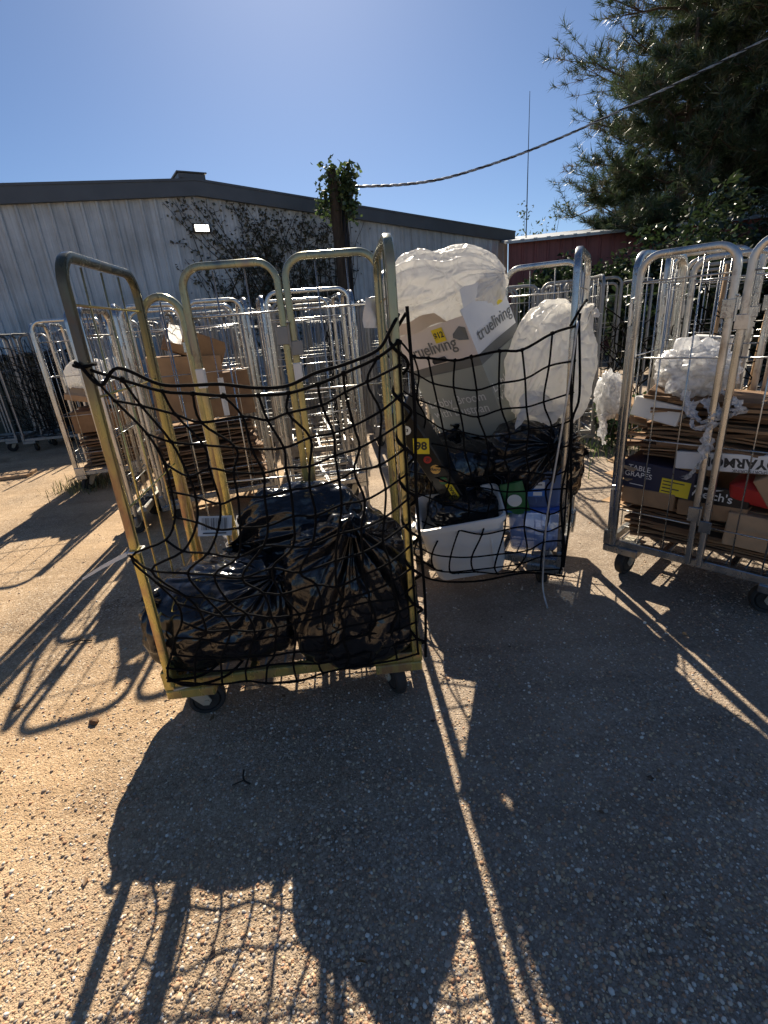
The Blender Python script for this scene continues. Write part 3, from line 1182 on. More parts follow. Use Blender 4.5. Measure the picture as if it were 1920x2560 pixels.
def base_frame(parent, W, D, mat, z=.178, deck=True):
    def f():
        b = MB()
        for y in (.02, D - .02):
            b.bbox((W / 2, y, z + .022), (W - .005, .036, .044), .004)
        for x in (.02, W - .02):
            b.bbox((x, D / 2, z + .0225), (.034, D - .078, .042), .004)
        for x in (W * .33, W * .66):
            b.bbox((x, D / 2, z + .020), (.03, D - .078, .030), .003)
        b.bbox((W / 2, D / 2, z + .021), (W - .08, .03, .026), .003)
        return b.mesh('base_frame', M[mat])
    p = link('base_frame', cached(('base', W, D, mat), f), parent)
    def g():
        b = MB()
        b.bbox((.095, .045, z - .018), (.19, .10, .042), .004)
        b.bbox((.016, .05, z + .047), (.040, .10, .088), .004)
        return b.mesh('corner_bracket', M[mat])
    me = cached(('brk', mat), g)
    link('corner_bracket', me, p, (-.006, -.006, 0))
    o = link('corner_bracket', me, p, (W + .006, -.006, 0))
    o.scale = (-1, 1, 1)
    o = link('corner_bracket', me, p, (-.006, D + .006, 0))
    o.scale = (1, -1, 1)
    o = link('corner_bracket', me, p, (W + .006, D + .006, 0))
    o.scale = (-1, -1, 1)
    if deck:
        def h():
            b = MB()
            n = int(W / .085)
            for k in range(n):
                b.tube([(.04 + (W - .08) * (k + .5) / n, .03, z + .049), (.04 + (W - .08) * (k + .5) / n, D - .03, z + .049)], .0045, 5)
            for y in (.18, .34, .5):
                b.tube([(.03, y, z + .0575), (W - .03, y, z + .0575)], .004, 5)
            return b.mesh('deck_grid', M['zinc_dull'], True)
        link('deck_grid', cached(('deck', W, D), h), p)
    return p


def latch(parent, x, y, z, mat, flip=1):
    def f():
        b = MB()
        b.bbox((-.028, -.022, 0), (.052, .006, .075), .002)
        b.tube([(0, -.024, -.05), (0, -.024, .05)], .006, 8)
        b.tube([(0, -.024, .045), (0, -.05, .052), (.012, -.056, .05)], .004, 6)
        b.bbox((.028, -.022, -.055), (.052, .006, .06), .002)
        return b.mesh('latch_plate', M[mat])
    o = link('latch_plate', cached(('latch', mat), f), parent, (x, y, z))
    return o


def hinge(parent, x, y, z, mat):
    def f():
        b = MB()
        b.tube([(0, 0, -.05), (0, 0, .05)], .011, 8)
        b.bbox((.014, 0, -.01), (.03, .012, .06), .002)
        b.tube([(0, 0, .05), (.0, .0, .07), (.018, 0, .074)], .005, 6)
        return b.mesh('hinge', M[mat])
    return link('hinge', cached(('hinge', mat), f), parent, (x, y, z))


def roll_cage(label, loc, rotz, mat='zinc', W=1.0, D=.66, H=1.75, back=True, front=False, detail=True, group=None, nv=3, smat=None, casters=None, deck=True, name='roll_cage'):
    t = thing(name, label, 'roll cage', loc, rotz, group)
    base_frame(t, W, D, mat if detail else mat, deck=deck)
    sm = smat or mat
    hoop_panel(t, 'side_panel', D - .036, (.018, .018, 0), math.pi / 2, sm, z1=H, nv=nv, detail=detail)
    hoop_panel(t, 'side_panel', D - .036, (W - .018, .018, 0), math.pi / 2, sm, z1=H - .01, nv=nv, detail=detail)
    hw = (W - .16) / 2
    for on, y in ((back, D + .012), (front, -.024)):
        if on:
            hoop_panel(t, 'door_panel', hw, (.055, y, 0), 0, mat, z1=H - .02, nv=2, detail=detail)
            hoop_panel(t, 'door_panel', hw, (W - .055 - hw, y, 0), 0, mat, z1=H - .012, nv=2, detail=detail)
            if detail:
                for z in (.48, 1.42):
                    latch(t, W / 2, y, z, mat)
                    hinge(t, .028, y - .005, z, mat)
                    o = hinge(t, W - .028, y - .005, z, mat)
                    o.rotation_euler = (0, 0, math.pi)
    cs = casters or (.3, 2.2, .9, 4.0)
    caster(t, .11, .10, cs[0])
    caster(t, W - .11, .10, cs[1])
    caster(t, .11, D - .10, cs[2])
    caster(t, W - .11, D - .10, cs[3])
    return t


# near left cage (yellow passivated), open towards the camera
C1, R1, W1, D1 = Vector((-.922, 1.565, 0)), RAD(3.0), 1.02, .66
cage1 = thing('roll_cage', 'yellow and olive stained roll cage holding black bags, nearest at left', 'roll cage', C1, R1)
base_frame(cage1, W1, D1, 'olive')
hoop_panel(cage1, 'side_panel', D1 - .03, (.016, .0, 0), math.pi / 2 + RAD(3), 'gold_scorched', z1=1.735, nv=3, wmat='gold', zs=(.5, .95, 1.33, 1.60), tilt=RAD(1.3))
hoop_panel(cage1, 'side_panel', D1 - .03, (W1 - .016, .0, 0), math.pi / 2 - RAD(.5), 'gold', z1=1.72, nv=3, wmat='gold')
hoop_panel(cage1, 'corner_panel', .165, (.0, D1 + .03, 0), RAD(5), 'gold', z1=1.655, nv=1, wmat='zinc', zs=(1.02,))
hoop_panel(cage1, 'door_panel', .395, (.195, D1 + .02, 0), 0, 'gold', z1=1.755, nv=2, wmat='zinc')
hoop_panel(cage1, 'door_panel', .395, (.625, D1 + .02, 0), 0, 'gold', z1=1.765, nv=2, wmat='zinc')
for z in (.5, 1.46):
    latch(cage1, .61, D1 + .02, z, 'zinc_dull')
    hinge(cage1, .182, D1 + .02, z, 'zinc_dull')
    hinge(cage1, W1 - .012, D1 + .01, z - .06, 'zinc_dull')
caster(cage1, .075, .055, RAD(-78))
caster(cage1, W1 - .12, .10, RAD(200))
caster(cage1, .11, D1 - .1, RAD(150))
caster(cage1, W1 - .12, D1 - .1, RAD(30))
for k, (x, z, h_) in enumerate(((.0, 1.12, .075),)):
    pass
for (x, z, hh) in ((.195, 1.31, .085), (.625, 1.30, .085)):
    b = MB()
    b.bbox((x, D1 + .02, z), (.0365, .0365, hh), .004)
    obj('reflective_tape', b, M['paper'], cage1)
# middle cage, net on the open front
R2 = RAD(-27)
u2v, v2v = Vector((math.cos(R2), math.sin(R2), 0)), Vector((-math.sin(R2), math.cos(R2), 0))
W2, D2 = .98, .66
C2 = Vector((.93, 2.28, 0)) - u2v * W2
cage2 = roll_cage('silver roll cage piled with a tall carton and white bags, middle of the yard', C2, R2, 'zinc', W2, D2, 1.72, casters=(.4, RAD(20), 1, 2.4))
# right cage with doors, full of flattened cardboard
R3 = RAD(-48.5)
C3 = Vector((1.27, 2.52, 0))
cage3 = roll_cage('silver roll cage with closed doors and packed cardboard at right edge', C3, R3, 'zinc', .92, .70, 1.69, front=True, casters=(RAD(170), 2, 1, 3), nv=3)
u3v, v3v = Vector((math.cos(R3), math.sin(R3), 0)), Vector((-math.sin(R3), math.cos(R3), 0))


def in_cage(C, R, x, y, z=0):
    return Vector((C.x + x * math.cos(R) - y * math.sin(R), C.y + x * math.sin(R) + y * math.cos(R), z))


# background cages ----------------------------------------------------
mid = roll_cage('galvanised roll cage with brown cartons directly behind the yellow cage', (-1.86, 3.86, 0), RAD(20), 'zinc', .98, .66, 1.75, back=True, front=True, nv=3)


def mid_copy(label, loc, rot, group=None):
    c = copy_tree(mid)
    c.location = (loc[0], loc[1], 0)
    c.rotation_euler = (0, 0, rot)
    c['label'] = label
    if group:
        c['group'] = group
    elif 'group' in c:
        del c['group']
    return c


mid_copy('loaded galvanised roll cage with a white bag on scrap cartons, at left', (-2.66, 5.28, 0), RAD(102))
mid_copy('empty silver roll cage standing end-on behind the yellow cage doors', (-.12, 4.1, 0), RAD(104))
mid_copy('silver roll cage pressed against the cardboard cage, its hoop just above the pile', (1.95, 3.45, 0), RAD(-38))
mid_copy('silver roll cage at the right edge with wooden poles leaning inside', (2.55, 3.05, 0), RAD(-40))
far = roll_cage('lone empty galvanised roll cage just behind the brown cartons', (-1.35, 5.2, 0), RAD(97), 'zinc_far', 1.0, .66, 1.75, back=True, front=False, detail=False, deck=False, group='nested empty cages in the yard')
FAR = []
rf = random.Random(3)


def far_copy(x, y, rz, label=None, group=None, mat=None):
    c = copy_tree(far)
    c.location = (x, y, 0)
    c.rotation_euler = (0, 0, rz)
    if label:
        c['label'] = label
        if group:
            c['group'] = group
        elif 'group' in c:
            del c['group']
    FAR.append(c)
    return c


for row, (x, y, n, dx, dy, rz) in enumerate((
        (-.30, 5.45, 6, .02, .95, 99), (.60, 6.1, 5, .03, .95, 96), (-1.32, 6.3, 5, -.02, .95, 100), (-2.3, 6.9, 4, -.05, .95, 98),
        (1.95, 6.2, 2, .05, .72, 88), (2.95, 6.0, 2, .10, .70, 84), (1.3, 8.5, 2, 0, .7, 92))):
    rn = ('middle nested row below the utility pole', 'nested row just right of the pole', 'nested row behind the brown cartons', 'leftmost nested row before the lamp',
          'short row behind the middle cage', 'short row below the dark shrubs', 'row against the end of the grey wall')[row]
    for k in range(n):
        od = ('first', 'second', 'third', 'fourth', 'fifth', 'sixth', 'seventh', 'eighth')[k]
        c = far_copy(x + dx * k + rf.uniform(-.05, .05), y + dy * k, RAD(rz + rf.uniform(-4, 4)), od + ' empty galvanised cage back in the ' + rn, 'nested empty cages in the yard')
far_copy(3.7, 4.9, RAD(70), 'galvanised cage behind the right cages under the dark shrubs')
far_copy(3.15, 4.25, RAD(-35), 'galvanised cage squeezed behind the pole-filled cage at far right')
far_copy(1.35, 5.25, RAD(-8), 'galvanised cage between the middle cage and the red wall')
far_copy(2.75, 6.6, RAD(10), 'galvanised cage seen far through the hoop of the middle cage')
LF = []
for k in range(3):
    c = far_copy(-5.55 + k * .10, 7.62 + k * .30, RAD(4), 'yellowish nested roll cage hung with black nets at far left', 'netted cages at far left')
    LF.append(c)
far_copy(-6.75, 7.7, RAD(5), 'empty roll cage at the left picture edge before a dark container')
far_copy(-3.95, 7.9, RAD(2), 'galvanised cage standing behind the loaded cage at left')
far_copy(-2.95, 6.75, RAD(96), 'galvanised cage close behind the white bag of the loaded cage')
# nested flat silver cages seen edge-on left of the yellow doors
for k in range(4):
    t = thing('folded_cage', ('nearest', 'second', 'third', 'rearmost')[k] + ' of four folded silver cages leaning together behind the yellow cage', 'roll cage', (-2.02 - .06 * k, 3.72 + .05 * k, 0), RAD(99 - 3 * k), 'folded cages behind the yellow cage')
    hoop_panel(t, 'side_panel', .62, (0, 0, 0), 0, 'zinc', z0=.17, z1=1.74, nv=3)
    b = MB()
    b.bbox((.31, 0, .13), (.70, .03, .07), .008)
    obj('base_rail', b, M['zinc_dull'], t)
    caster(t, .08, 0, .4 + k)
    caster(t, .55, 0, 1.4 + k)

# ------------------------------------------------------------------ nets
KNOT = None


def knot_mesh():
    b = MB()
    bm = bmesh.new()
    bmesh.ops.create_icosphere(bm, subdivisions=1, radius=1)
    for v in bm.verts:
        v.co *= .8 + .4 * rnd.random()
    bm.verts.index_update()
    b.add([v.co[:] for v in bm.verts], [[v.index for v in f.verts] for f in bm.faces])
    bm.free()
    return b.mesh('knot', M['rope'], True)


def rope_tube(P, r=.0036):
    """two-ply twisted rope"""
    P = np.array(P, float)
    b = MB()
    b.tube(P, r, 6)
    return b


def resample(P, step):
    P = np.array(P, float)
    d = np.r_[0, np.cumsum(np.linalg.norm(np.diff(P, axis=0), axis=1))]
    n = max(2, int(d[-1] / step) + 1)
    u = np.linspace(0, d[-1], n)
    return np.c_[np.interp(u, d, P[:, 0]), np.interp(u, d, P[:, 1]), np.interp(u, d, P[:, 2])]


def net_object(name, label, G, extra=(), r=.0036, group=None, knots=True):
    """G[i][j] = world points: i rows (top to bottom), j columns"""
    t = thing(name, label, 'net', tuple(G[0][0]), 0, group)
    o = np.array(G[0][0])
    G = np.array(G) - o
    for i in range(G.shape[0]):
        P = spline(G[i], 4)
        rr = r * (1.25 if i == 0 else 1)
        obj('rope', rope_tube(P, rr), M['rope'], t, True)
    for j in range(G.shape[1]):
        P = spline(G[:, j], 4)
        obj('rope', rope_tube(P, r), M['rope'], t, True)
    for P in extra:
        obj('rope', rope_tube(spline(np.array(P) - o, 6), r * 1.3), M['rope'], t, True)
    if knots:
        km = cached('knot', knot_mesh)
        for i in range(G.shape[0]):
            for j in range(G.shape[1]):
                k = link('knot', km, t, tuple(G[i, j]), (rnd.random() * 3, rnd.random() * 3, rnd.random() * 3))
                s_ = r * (2.2 if i == 0 else 1.6)
                k.scale = (s_, s_, s_ * 1.3)
    return t


def cage1_net():
    r_ = np.random.RandomState(4)
    nr, nc = 15, 11
    # left boundary (cage-local x) by row: attached at the post at the top and at the zip tie, pulled inwards between
    lx = [.045, .12, .19, .22, .22, .21, .16, .03, .09, .14, .14, .10, .07, .04, .03]
    ztl = [1.42, 1.32, 1.21, 1.11, 1.01, .92, .84, .79, .68, .59, .51, .44, .37, .31, .25]
    ztr = [1.42, 1.35, 1.26, 1.17, 1.08, .99, .90, .81, .72, .63, .55, .47, .39, .31, .24]
    G = []
    for i in range(nr):
        row = []
        v = i / (nr - 1)
        for j in range(nc):
            u = j / (nc - 1)
            x0, x1 = lx[i], 1.01
            uu = u ** (.92 if i == 0 else 1)
            x = x0 + (x1 - x0) * uu
            sag = (.125 if i == 0 else .095 + .02 * math.sin(i)) * (4 * u * (1 - u)) * (1 - .55 * v)
            z = ztl[i] + (ztr[i] - ztl[i]) * u - sag
            bulge = .02 + .10 * math.sin(math.pi * min(1, v * 1.05)) ** 1.2 * (4 * u * (1 - u)) ** .6 * (1 if v > .4 else v / .4)
            y = -.012 - bulge
            if 0 < j < nc - 1:
                x += r_.normal() * .010
                z += r_.normal() * .009
                y += r_.normal() * .006
            if i == 0 and j == 0:
                y = .0
            p = in_cage(C1, R1, x, y, z)
            row.append((p.x, p.y, p.z))
        G.append(row)
    G = [[list(q) for q in row] for row in G]
    ex = []
    def lc(x, y, z):
        p = in_cage(C1, R1, x, y, z)
        return (p.x, p.y, p.z)
    # doubled top line, tied round the left post
    top = [lc(.026, -.01, 1.44), lc(.05, -.03, 1.425), lc(.10, -.05, 1.37)] + [tuple(np.array(G[0][j]) + (0, -.006, .028 + .008 * math.sin(j * 2))) for j in range(1, 10)] + [lc(.99, -.03, 1.46), lc(1.02, .0, 1.50)]
    ex.append(top)
    ex.append([lc(.07, .024, 1.43), lc(.028, .026, 1.43), lc(.024, -.02, 1.432), lc(.05, -.026, 1.425), lc(.072, -.01, 1.43), lc(.066, .024, 1.43)])
    # lacing down the right post
    lace = []
    for k in range(40):
        a = k * 1.35
        lace.append(lc(1.014 + .028 * math.cos(a), -.004 + .028 * math.sin(a), 1.5 - k * .033))
    ex.append(lace)
    ex.append([lc(1.045, -.02, 1.52), lc(1.05, -.03, 1.2), lc(1.04, -.03, .9), lc(1.05, -.03, .5), lc(1.04, -.03, .22)])
    ex.append([lc(.03, -.03, .25), lc(.15, .0, .235), lc(.22, .10, .25), lc(.12, .16, .24), lc(.04, .08, .24)])
    ex.append([lc(.02, -.02, .26), lc(.10, -.03, .215), lc(.24, -.02, .23), lc(.3, .06, .24)])
    return net_object('cargo_net', 'black knotted rope net sagging across the yellow cage front', G, ex, .0043)


cage1_net()


def cage2_net():
    r_ = np.random.RandomState(14)
    nr, nc = 12, 10
    G = []
    zl = [1.45, 1.34, 1.23, 1.12, 1.00, .88, .76, .63, .51, .40, .30, .20]
    zr = [1.40, 1.25, 1.11, .98, .86, .74, .64, .54, .45, .36, .27, .19]
    for i in range(nr):
        v = i / (nr - 1)
        row = []
        for j in range(nc):
            u = j / (nc - 1)
            x = .03 + .95 * u
            sag = (.09 if i < 6 else .05) * (4 * u * (1 - u)) + .09 * math.sin(math.pi * u) * (1 - u)
            z = zl[i] + (zr[i] - zl[i]) * u - sag * (1 - .5 * v)
            x += .05 * math.sin(math.pi * v) * (1 - u) * 4 * u
            # bulge follows the carton above and the tub below
            y = -.03 - .10 * (4 * u * (1 - u)) * (1 - v) ** .5
            y -= .28 * math.exp(-((v - .86) / .16) ** 2) * math.exp(-((u - .42) / .34) ** 2)
            if v < .25:
                y -= .05 * math.sin(math.pi * u)
            if 0 < j < nc - 1:
                x += r_.normal() * .012
                z += r_.normal() * .010
                y += r_.normal() * .006
            p = in_cage(C2, R2, x, y, max(z, .13))
            row.append((p.x, p.y, p.z))
        G.append(row)

    def lc(x, y, z):
        p = in_cage(C2, R2, x, y, z)
        return (p.x, p.y, p.z)
    ex = [[lc(.95, .0, 1.40), lc(.985, -.02, 1.46), lc(1.0, .1, 1.5), lc(.99, .3, 1.5)],
          [lc(.99, -.03, 1.45), lc(.97, -.05, 1.2), lc(.99, -.05, .9), lc(.96, -.06, .6), lc(.99, -.04, .3), lc(.97, -.03, .16)],
          [lc(.985, .0, 1.42), lc(1.01, -.03, 1.1), lc(.985, -.04, .95), lc(1.005, -.03, .55), lc(.99, -.03, .2)],
          [lc(.04, -.05, .16), lc(.3, -.27, .15), lc(.55, -.2, .13), lc(.8, -.06, .15), lc(1.0, -.02, .14)]]
    return net_object('cargo_net', 'black rope net stretched over the tall carton and white tub', G, ex, .0046)


cage2_net()


def small_net(label, C, R, W, z1, seed, group, hang=.4, y=0.0):
    """bunched net hanging in a far cage: one thing, one rope mesh"""
    r_ = np.random.RandomState(seed)
    b = MB()
    nr, nc = 11, 8
    G = np.zeros((nr, nc, 3))
    for i in range(nr):
        for j in range(nc):
            u, v = j / (nc - 1), i / (nr - 1)
            p = in_cage(C, R, W * (.05 + .9 * u) + r_.normal() * .03, y + r_.normal() * .03, z1 - v * hang - .18 * 4 * u * (1 - u) + r_.normal() * .03)
            G[i, j] = (p.x, p.y, max(.12, p.z))
    o = G[0, 0].copy()
    G -= o
    for i in range(nr):
        b.tube(spline(G[i], 2), .0045, 4)
    for j in range(nc):
        b.tube(spline(G[:, j], 2), .0045, 4)
    ob = obj('cargo_net', b, M['rope'], None, True, tuple(o))
    return tag(ob, label, 'net', group)


for k, c in enumerate(FAR[:34:2]):
    small_net('black rope net bunched inside the nested empty cages', Vector(c.location), c.rotation_euler[2], .9, rf.uniform(1.3, 1.6), 40 + k, 'nets hanging in the nested cages', rf.uniform(.7, 1.1), rf.uniform(0, .1))
for k, c in enumerate(LF):
    for q in range(2):
        small_net('black rope net hanging on the yellowish cages at far left', Vector(c.location), c.rotation_euler[2], .9, 1.6, 70 + k * 2 + q, 'nets on the far left cages', 1.2, .02 + .2 * q)
small_net('black diamond net slung behind the middle cage at its right', Vector((1.75, 3.75, 0)), RAD(20), .55, 1.45, 99, None, .9, 0)
small_net('black net hanging inside the cage at the right edge', Vector((2.0, 3.35, 0)), RAD(-38), .95, 1.55, 101, None, .8, .1)

# ------------------------------------------------------------------ bags
def bag(name, label, cat, center, radii, mat, seed, knot=(0, 0, 1), boxy=2.8, lump=.16, pleat=.05, crease=.05, floor=None, nu=150, nv=100, rotz=0, neck=.5, freq=4.0, group=None, saddle=None, pfall=.75):
    c = np.array(center, float)
    k = np.array(knot, float)
    k /= np.linalg.norm(k)
    a = np.array((1., 0, 0)) if abs(k[0]) < .8 else np.array((0, 1., 0))
    e1 = np.cross(k, a)
    e1 /= np.linalg.norm(e1)
    e2 = np.cross(k, e1)
    th = np.linspace(.03, math.pi - .03, nv)
    ph = np.linspace(0, 2 * math.pi, nu, endpoint=False)
    TH, PH = np.meshgrid(th, ph)
    TH, PH = TH.ravel(), PH.ravel()
    S = np.cos(TH)[:, None] * k + (np.sin(TH) * np.cos(PH))[:, None] * e1 + (np.sin(TH) * np.sin(PH))[:, None] * e2
    n = boxy
    P = S / ((np.abs(S) ** n).sum(1) ** (1 / n))[:, None]
    rm = float(np.mean(radii))
    w1 = (fbm(S * 1.5 + seed * 3.1, seed, 3) - .5)
    P = P * (1 + lump * 2 * w1)[:, None]
    # knobbly contents
    w2 = np.abs(vnoise(S * 3.1 + seed, seed + 5) - .5) * 2
    P = P * (1 + lump * .5 * w2)[:, None]
    # pleats running from the knot
    m = 11
    wob = vnoise(np.c_[np.cos(PH) * 2, np.sin(PH) * 2, TH * 1.2] + seed, seed + 9)
    tri = np.abs(((PH / (2 * math.pi) * m + 1.6 * wob) % 1) - .5) * 2
    tri2 = np.abs(((PH / (2 * math.pi) * 23 + 2.2 * wob + .3) % 1) - .5) * 2
    fall = np.exp(-TH / pfall)
    P = P * (1 + pleat * fall * (tri * 1.6 + tri2 - 1.3) * 1.6)[:, None]
    cr = creases(P * np.array(radii) * 1.0 + seed, seed + 3, 8, freq, .6)
    P = P * (1 - crease * 2.0 * (cr - .25))[:, None]
    cr2 = creases(P * np.array(radii) + seed * 2, seed + 33, 6, freq * 2.6, .7)
    P = P * (1 - crease * .8 * (cr2 - .2))[:, None]
    # gathered neck
    g = np.exp(-(TH / .20) ** 2)
    axial = (P @ k)[:, None] * k
    P = axial * (1 + neck * .28 * g)[:, None] + (P - axial) * (1 - .35 * g)[:, None]
    P = P * np.array(radii)
    if saddle:
        P[:, 2] -= saddle[2] * np.exp(-((P[:, 0] - saddle[0]) / saddle[1]) ** 2) * np.clip(P[:, 2] / radii[2] + .3, 0, 1)
    if rotz:
        cz, sz = math.cos(rotz), math.sin(rotz)
        P = np.c_[P[:, 0] * cz - P[:, 1] * sz, P[:, 0] * sz + P[:, 1] * cz, P[:, 2]]
    if floor is not None:
        zf = floor - c[2]
        d = P[:, 2] - zf
        low = d < 0
        P[low, :2] *= (1 + np.minimum(.12, -d[low] * .35))[:, None]
        P[low, 2] = zf + d[low] * .03
    t = thing(name, label, cat, tuple(c), 0, group)
    idx = np.arange(nu * nv).reshape(nu, nv)
    nx = np.roll(idx, -1, 0)
    F = np.stack([idx[:, :-1], nx[:, :-1], nx[:, 1:], idx[:, 1:]], -1).reshape(-1, 4)
    V = np.vstack([P])
    me = fast_mesh('bag_film', V, F[:, ::-1], mat, True)
    link('bag_film', me, t)
    # knot with two torn ears
    kp = P[TH < .04].mean(0)
    b = MB()
    r_ = np.random.RandomState(seed)
    s_ = rm * .16
    kk = k.copy()
    if rotz:
        kk = np.array((k[0] * math.cos(rotz) - k[1] * math.sin(rotz), k[0] * math.sin(rotz) + k[1] * math.cos(rotz), k[2]))
    f1 = np.cross(kk, (.3, .5, .8))
    f1 /= np.linalg.norm(f1)
    f2 = np.cross(kk, f1)
    for q in range(5):
        an = q * 1.256 + r_.rand()
        d = (f1 * math.cos(an) + f2 * math.sin(an))
        rows = []
        for i in range(5):
            u = i / 4
            cen = kp + kk * s_ * (.1 + .9 * u * r_.uniform(.7, 1.1)) + d * s_ * u * 1.1
            wd = np.cross(d, kk) * s_ * (.18 + .5 * u) * r_.uniform(.7, 1.2)
            rows.append([cen - wd + kk * r_.normal() * .1 * s_, cen + kk * s_ * .22 * (1 if i % 2 else -1), cen + wd + kk * r_.normal() * .1 * s_])
        b.grid(rows)
    rr = [(s_ * .34, -.2 * s_), (s_ * .42, .0), (s_ * .3, s_ * .25), (s_ * .1, s_ * .35)]
    Mq = Vector((0, 0, 1)).rotation_difference(Vector(kk)).to_matrix()
    b.lathe(rr, 9, Mq, tuple(kp))
    obj('knot', b, mat, t, True)
    return t


BB, WBG = M['blackbag'], M['whitebag']
# in the yellow cage
bag('trash_bag', 'squat black bag resting on the left of the yellow cage deck', 'bag', (-.69, 1.84, .385), (.30, .24, .185), BB, 3, (.55, -.45, .75), 3.2, .12, .07, .075, .225, nu=220, nv=150, rotz=.06)
bag('trash_bag', 'shiny knotted black bag sagging over the yellow cage front at right', 'bag', (-.16, 1.81, .435), (.262, .24, .30), BB, 5, (.10, -.55, .82), 3.2, .09, .12, .07, .16, nu=230, nv=160, neck=.8)
bag('trash_bag', 'black bag lying on top at the back of the yellow cage', 'bag', (-.36, 2.10, .60), (.26, .16, .23), BB, 8, (-.9, -.3, -.05), 2.3, .18, .10, .08, None, nu=220, nv=150, neck=.8)
bag('trash_bag', 'small torn black bag end at the lower left corner of the yellow cage', 'bag', (-.90, 1.80, .36), (.13, .20, .17), BB, 12, (-.3, -.5, .8), 2.6, .2, .08, .07, .215, 90, 60)
# in the middle cage
bag('trash_bag', 'black bag stuffed into the white tub', 'bag', (.46, 2.54, .475), (.20, .145, .075), BB, 35, (.3, .3, .9), 2.6, .14, .1, .07, None, 110, 70)
bag('white_bag', 'big double-lobed white bag heaped on top of the tall carton', 'bag', (.43, 2.94, 1.63), (.33, .27, .20), WBG, 21, (-.85, .5, -.2), 2.2, .06, .07, .055, None, nu=260, nv=150, neck=.3, freq=7, pfall=1.8, saddle=(-.02, .08, .03))
bag('white_bag', 'round white bag hanging over the right side of the middle cage', 'bag', (.94, 2.66, 1.17), (.215, .24, .31), WBG, 24, (.75, .15, .62), 2.1, .09, .10, .085, None, nu=260, nv=150, neck=.9, freq=7, pfall=2.2)
bag('trash_bag', 'pleated black bag wedged under the white bag in the middle cage', 'bag', (.86, 2.60, .74), (.245, .20, .20), BB, 27, (.15, -.85, .35), 2.5, .10, .16, .05, None, neck=.3)
bag('trash_bag', 'broad black bag behind the tub and under the tall carton', 'bag', (.50, 2.86, .52), (.36, .23, .27), BB, 29, (0, .3, 1), 3.2, .10, .05, .05, .215)
bag('trash_bag', 'black bag bulging out at the right side of the middle cage', 'bag', (1.03, 2.74, .60), (.14, .18, .20), BB, 31, (.8, -.2, .3), 2.4, .12, .08, .06, None, 90, 60)
# crinkled torn flap of the white bag over the carton
b = MB()
r_ = np.random.RandomState(9)
rows = []
for i in range(9):
    row = []
    for j in range(9):
        u, v = i / 8, j / 8
        row.append((.70 + .24 * u + .02 * math.sin(v * 5), 2.37 + .06 * u + .03 * math.sin(u * 9 + v * 4), 1.08 - .14 * v * (1 - .25 * u) + .035 * math.sin(u * 5) + r_.normal() * .005))
    rows.append(row)
b.grid(rows)
tag(obj('bag_scrap', b, WBG, None, True), 'loose torn white film flap hanging below the round white bag', 'plastic film')
# dark bruise hole in the big white bag
b = MB()
b.grid([[(.475 + .040 * math.cos(a) * q * (1 + .3 * math.sin(3 * a)), 2.648 - .012 * q + .004, 1.655 + .03 * math.sin(a) * q * (1 + .25 * math.cos(5 * a))) for q in (.05, .5, 1)] for a in np.linspace(0, 2 * math.pi, 19)[:-1]], True)

# ------------------------------------------------------------------ cartons and tubs in the middle cage
def text_obj(body, size, mat, parent, loc, rot, name='lettering', ext=.0004, align='CENTER', bold=0):
    cu = bpy.data.curves.new('t', 'FONT')
    cu.body = body
    cu.size = size
    cu.align_x = align
    cu.align_y = 'CENTER'
    cu.extrude = ext
    cu.offset = bold
    cu.space_line = .9
    tmp = bpy.data.objects.new('t', cu)
    COL.objects.link(tmp)
    dg = bpy.context.evaluated_depsgraph_get()
    dg.update()
    me = bpy.data.meshes.new_from_object(tmp.evaluated_get(dg))
    bpy.data.objects.remove(tmp)
    me.materials.clear()
    me.materials.append(mat)
    return link(name, me, parent, loc, rot)


FRONT = (math.pi / 2, 0, 0)      # text facing local -y
RIGHT = (math.pi / 2, 0, math.pi / 2)    # text facing local +x


def carton_eul(yaw, pitch, roll):
    Rz = Matrix.Rotation(yaw, 3, 'Z')
    Rx = Matrix.Rotation(pitch, 3, 'X')
    Ry = Matrix.Rotation(roll, 3, 'Y')
    return (Rz @ Rx @ Ry).to_euler()


bx = thing('display_carton', 'tall grey and white broom carton tilted under the white bag', 'box', (.575, 2.956, 1.197), rot=carton_eul(-.807, .359, -.197))
sx, sy, sz = .514, .392, .723
wt = .005


def warped_face(axis, sgn, z0, z1, mat, name='carton_panel', dent=.006, seed=0):
    """one printed zone of one carton side; thin, slightly bowed"""
    r = MB()
    nu, nv = 9, 7
    for side in (0, 1):
        rows = []
        for i in range(nu):
            row = []
            for j in range(nv):
                u, v = i / (nu - 1), j / (nv - 1)
                z = z0 + (z1 - z0) * v
                bow = dent * math.sin(u * math.pi) * math.sin((z / sz + .5) * math.pi) * (1 + .6 * math.sin(seed + 4 * u + 3 * v))
                off = -bow + (wt if side else 0) * -1
                if axis == 'y':
                    row.append(((u - .5) * sx * (1 if sgn < 0 else -1), sgn * (sy / 2 + off), z))
                else:
                    row.append((sgn * (sx / 2 + off), (u - .5) * sy * (1 if sgn > 0 else -1), z))
            rows.append(row)
        if side:
            rows = rows[::-1]
        r.grid(rows)
    return obj(name, r, mat, bx)


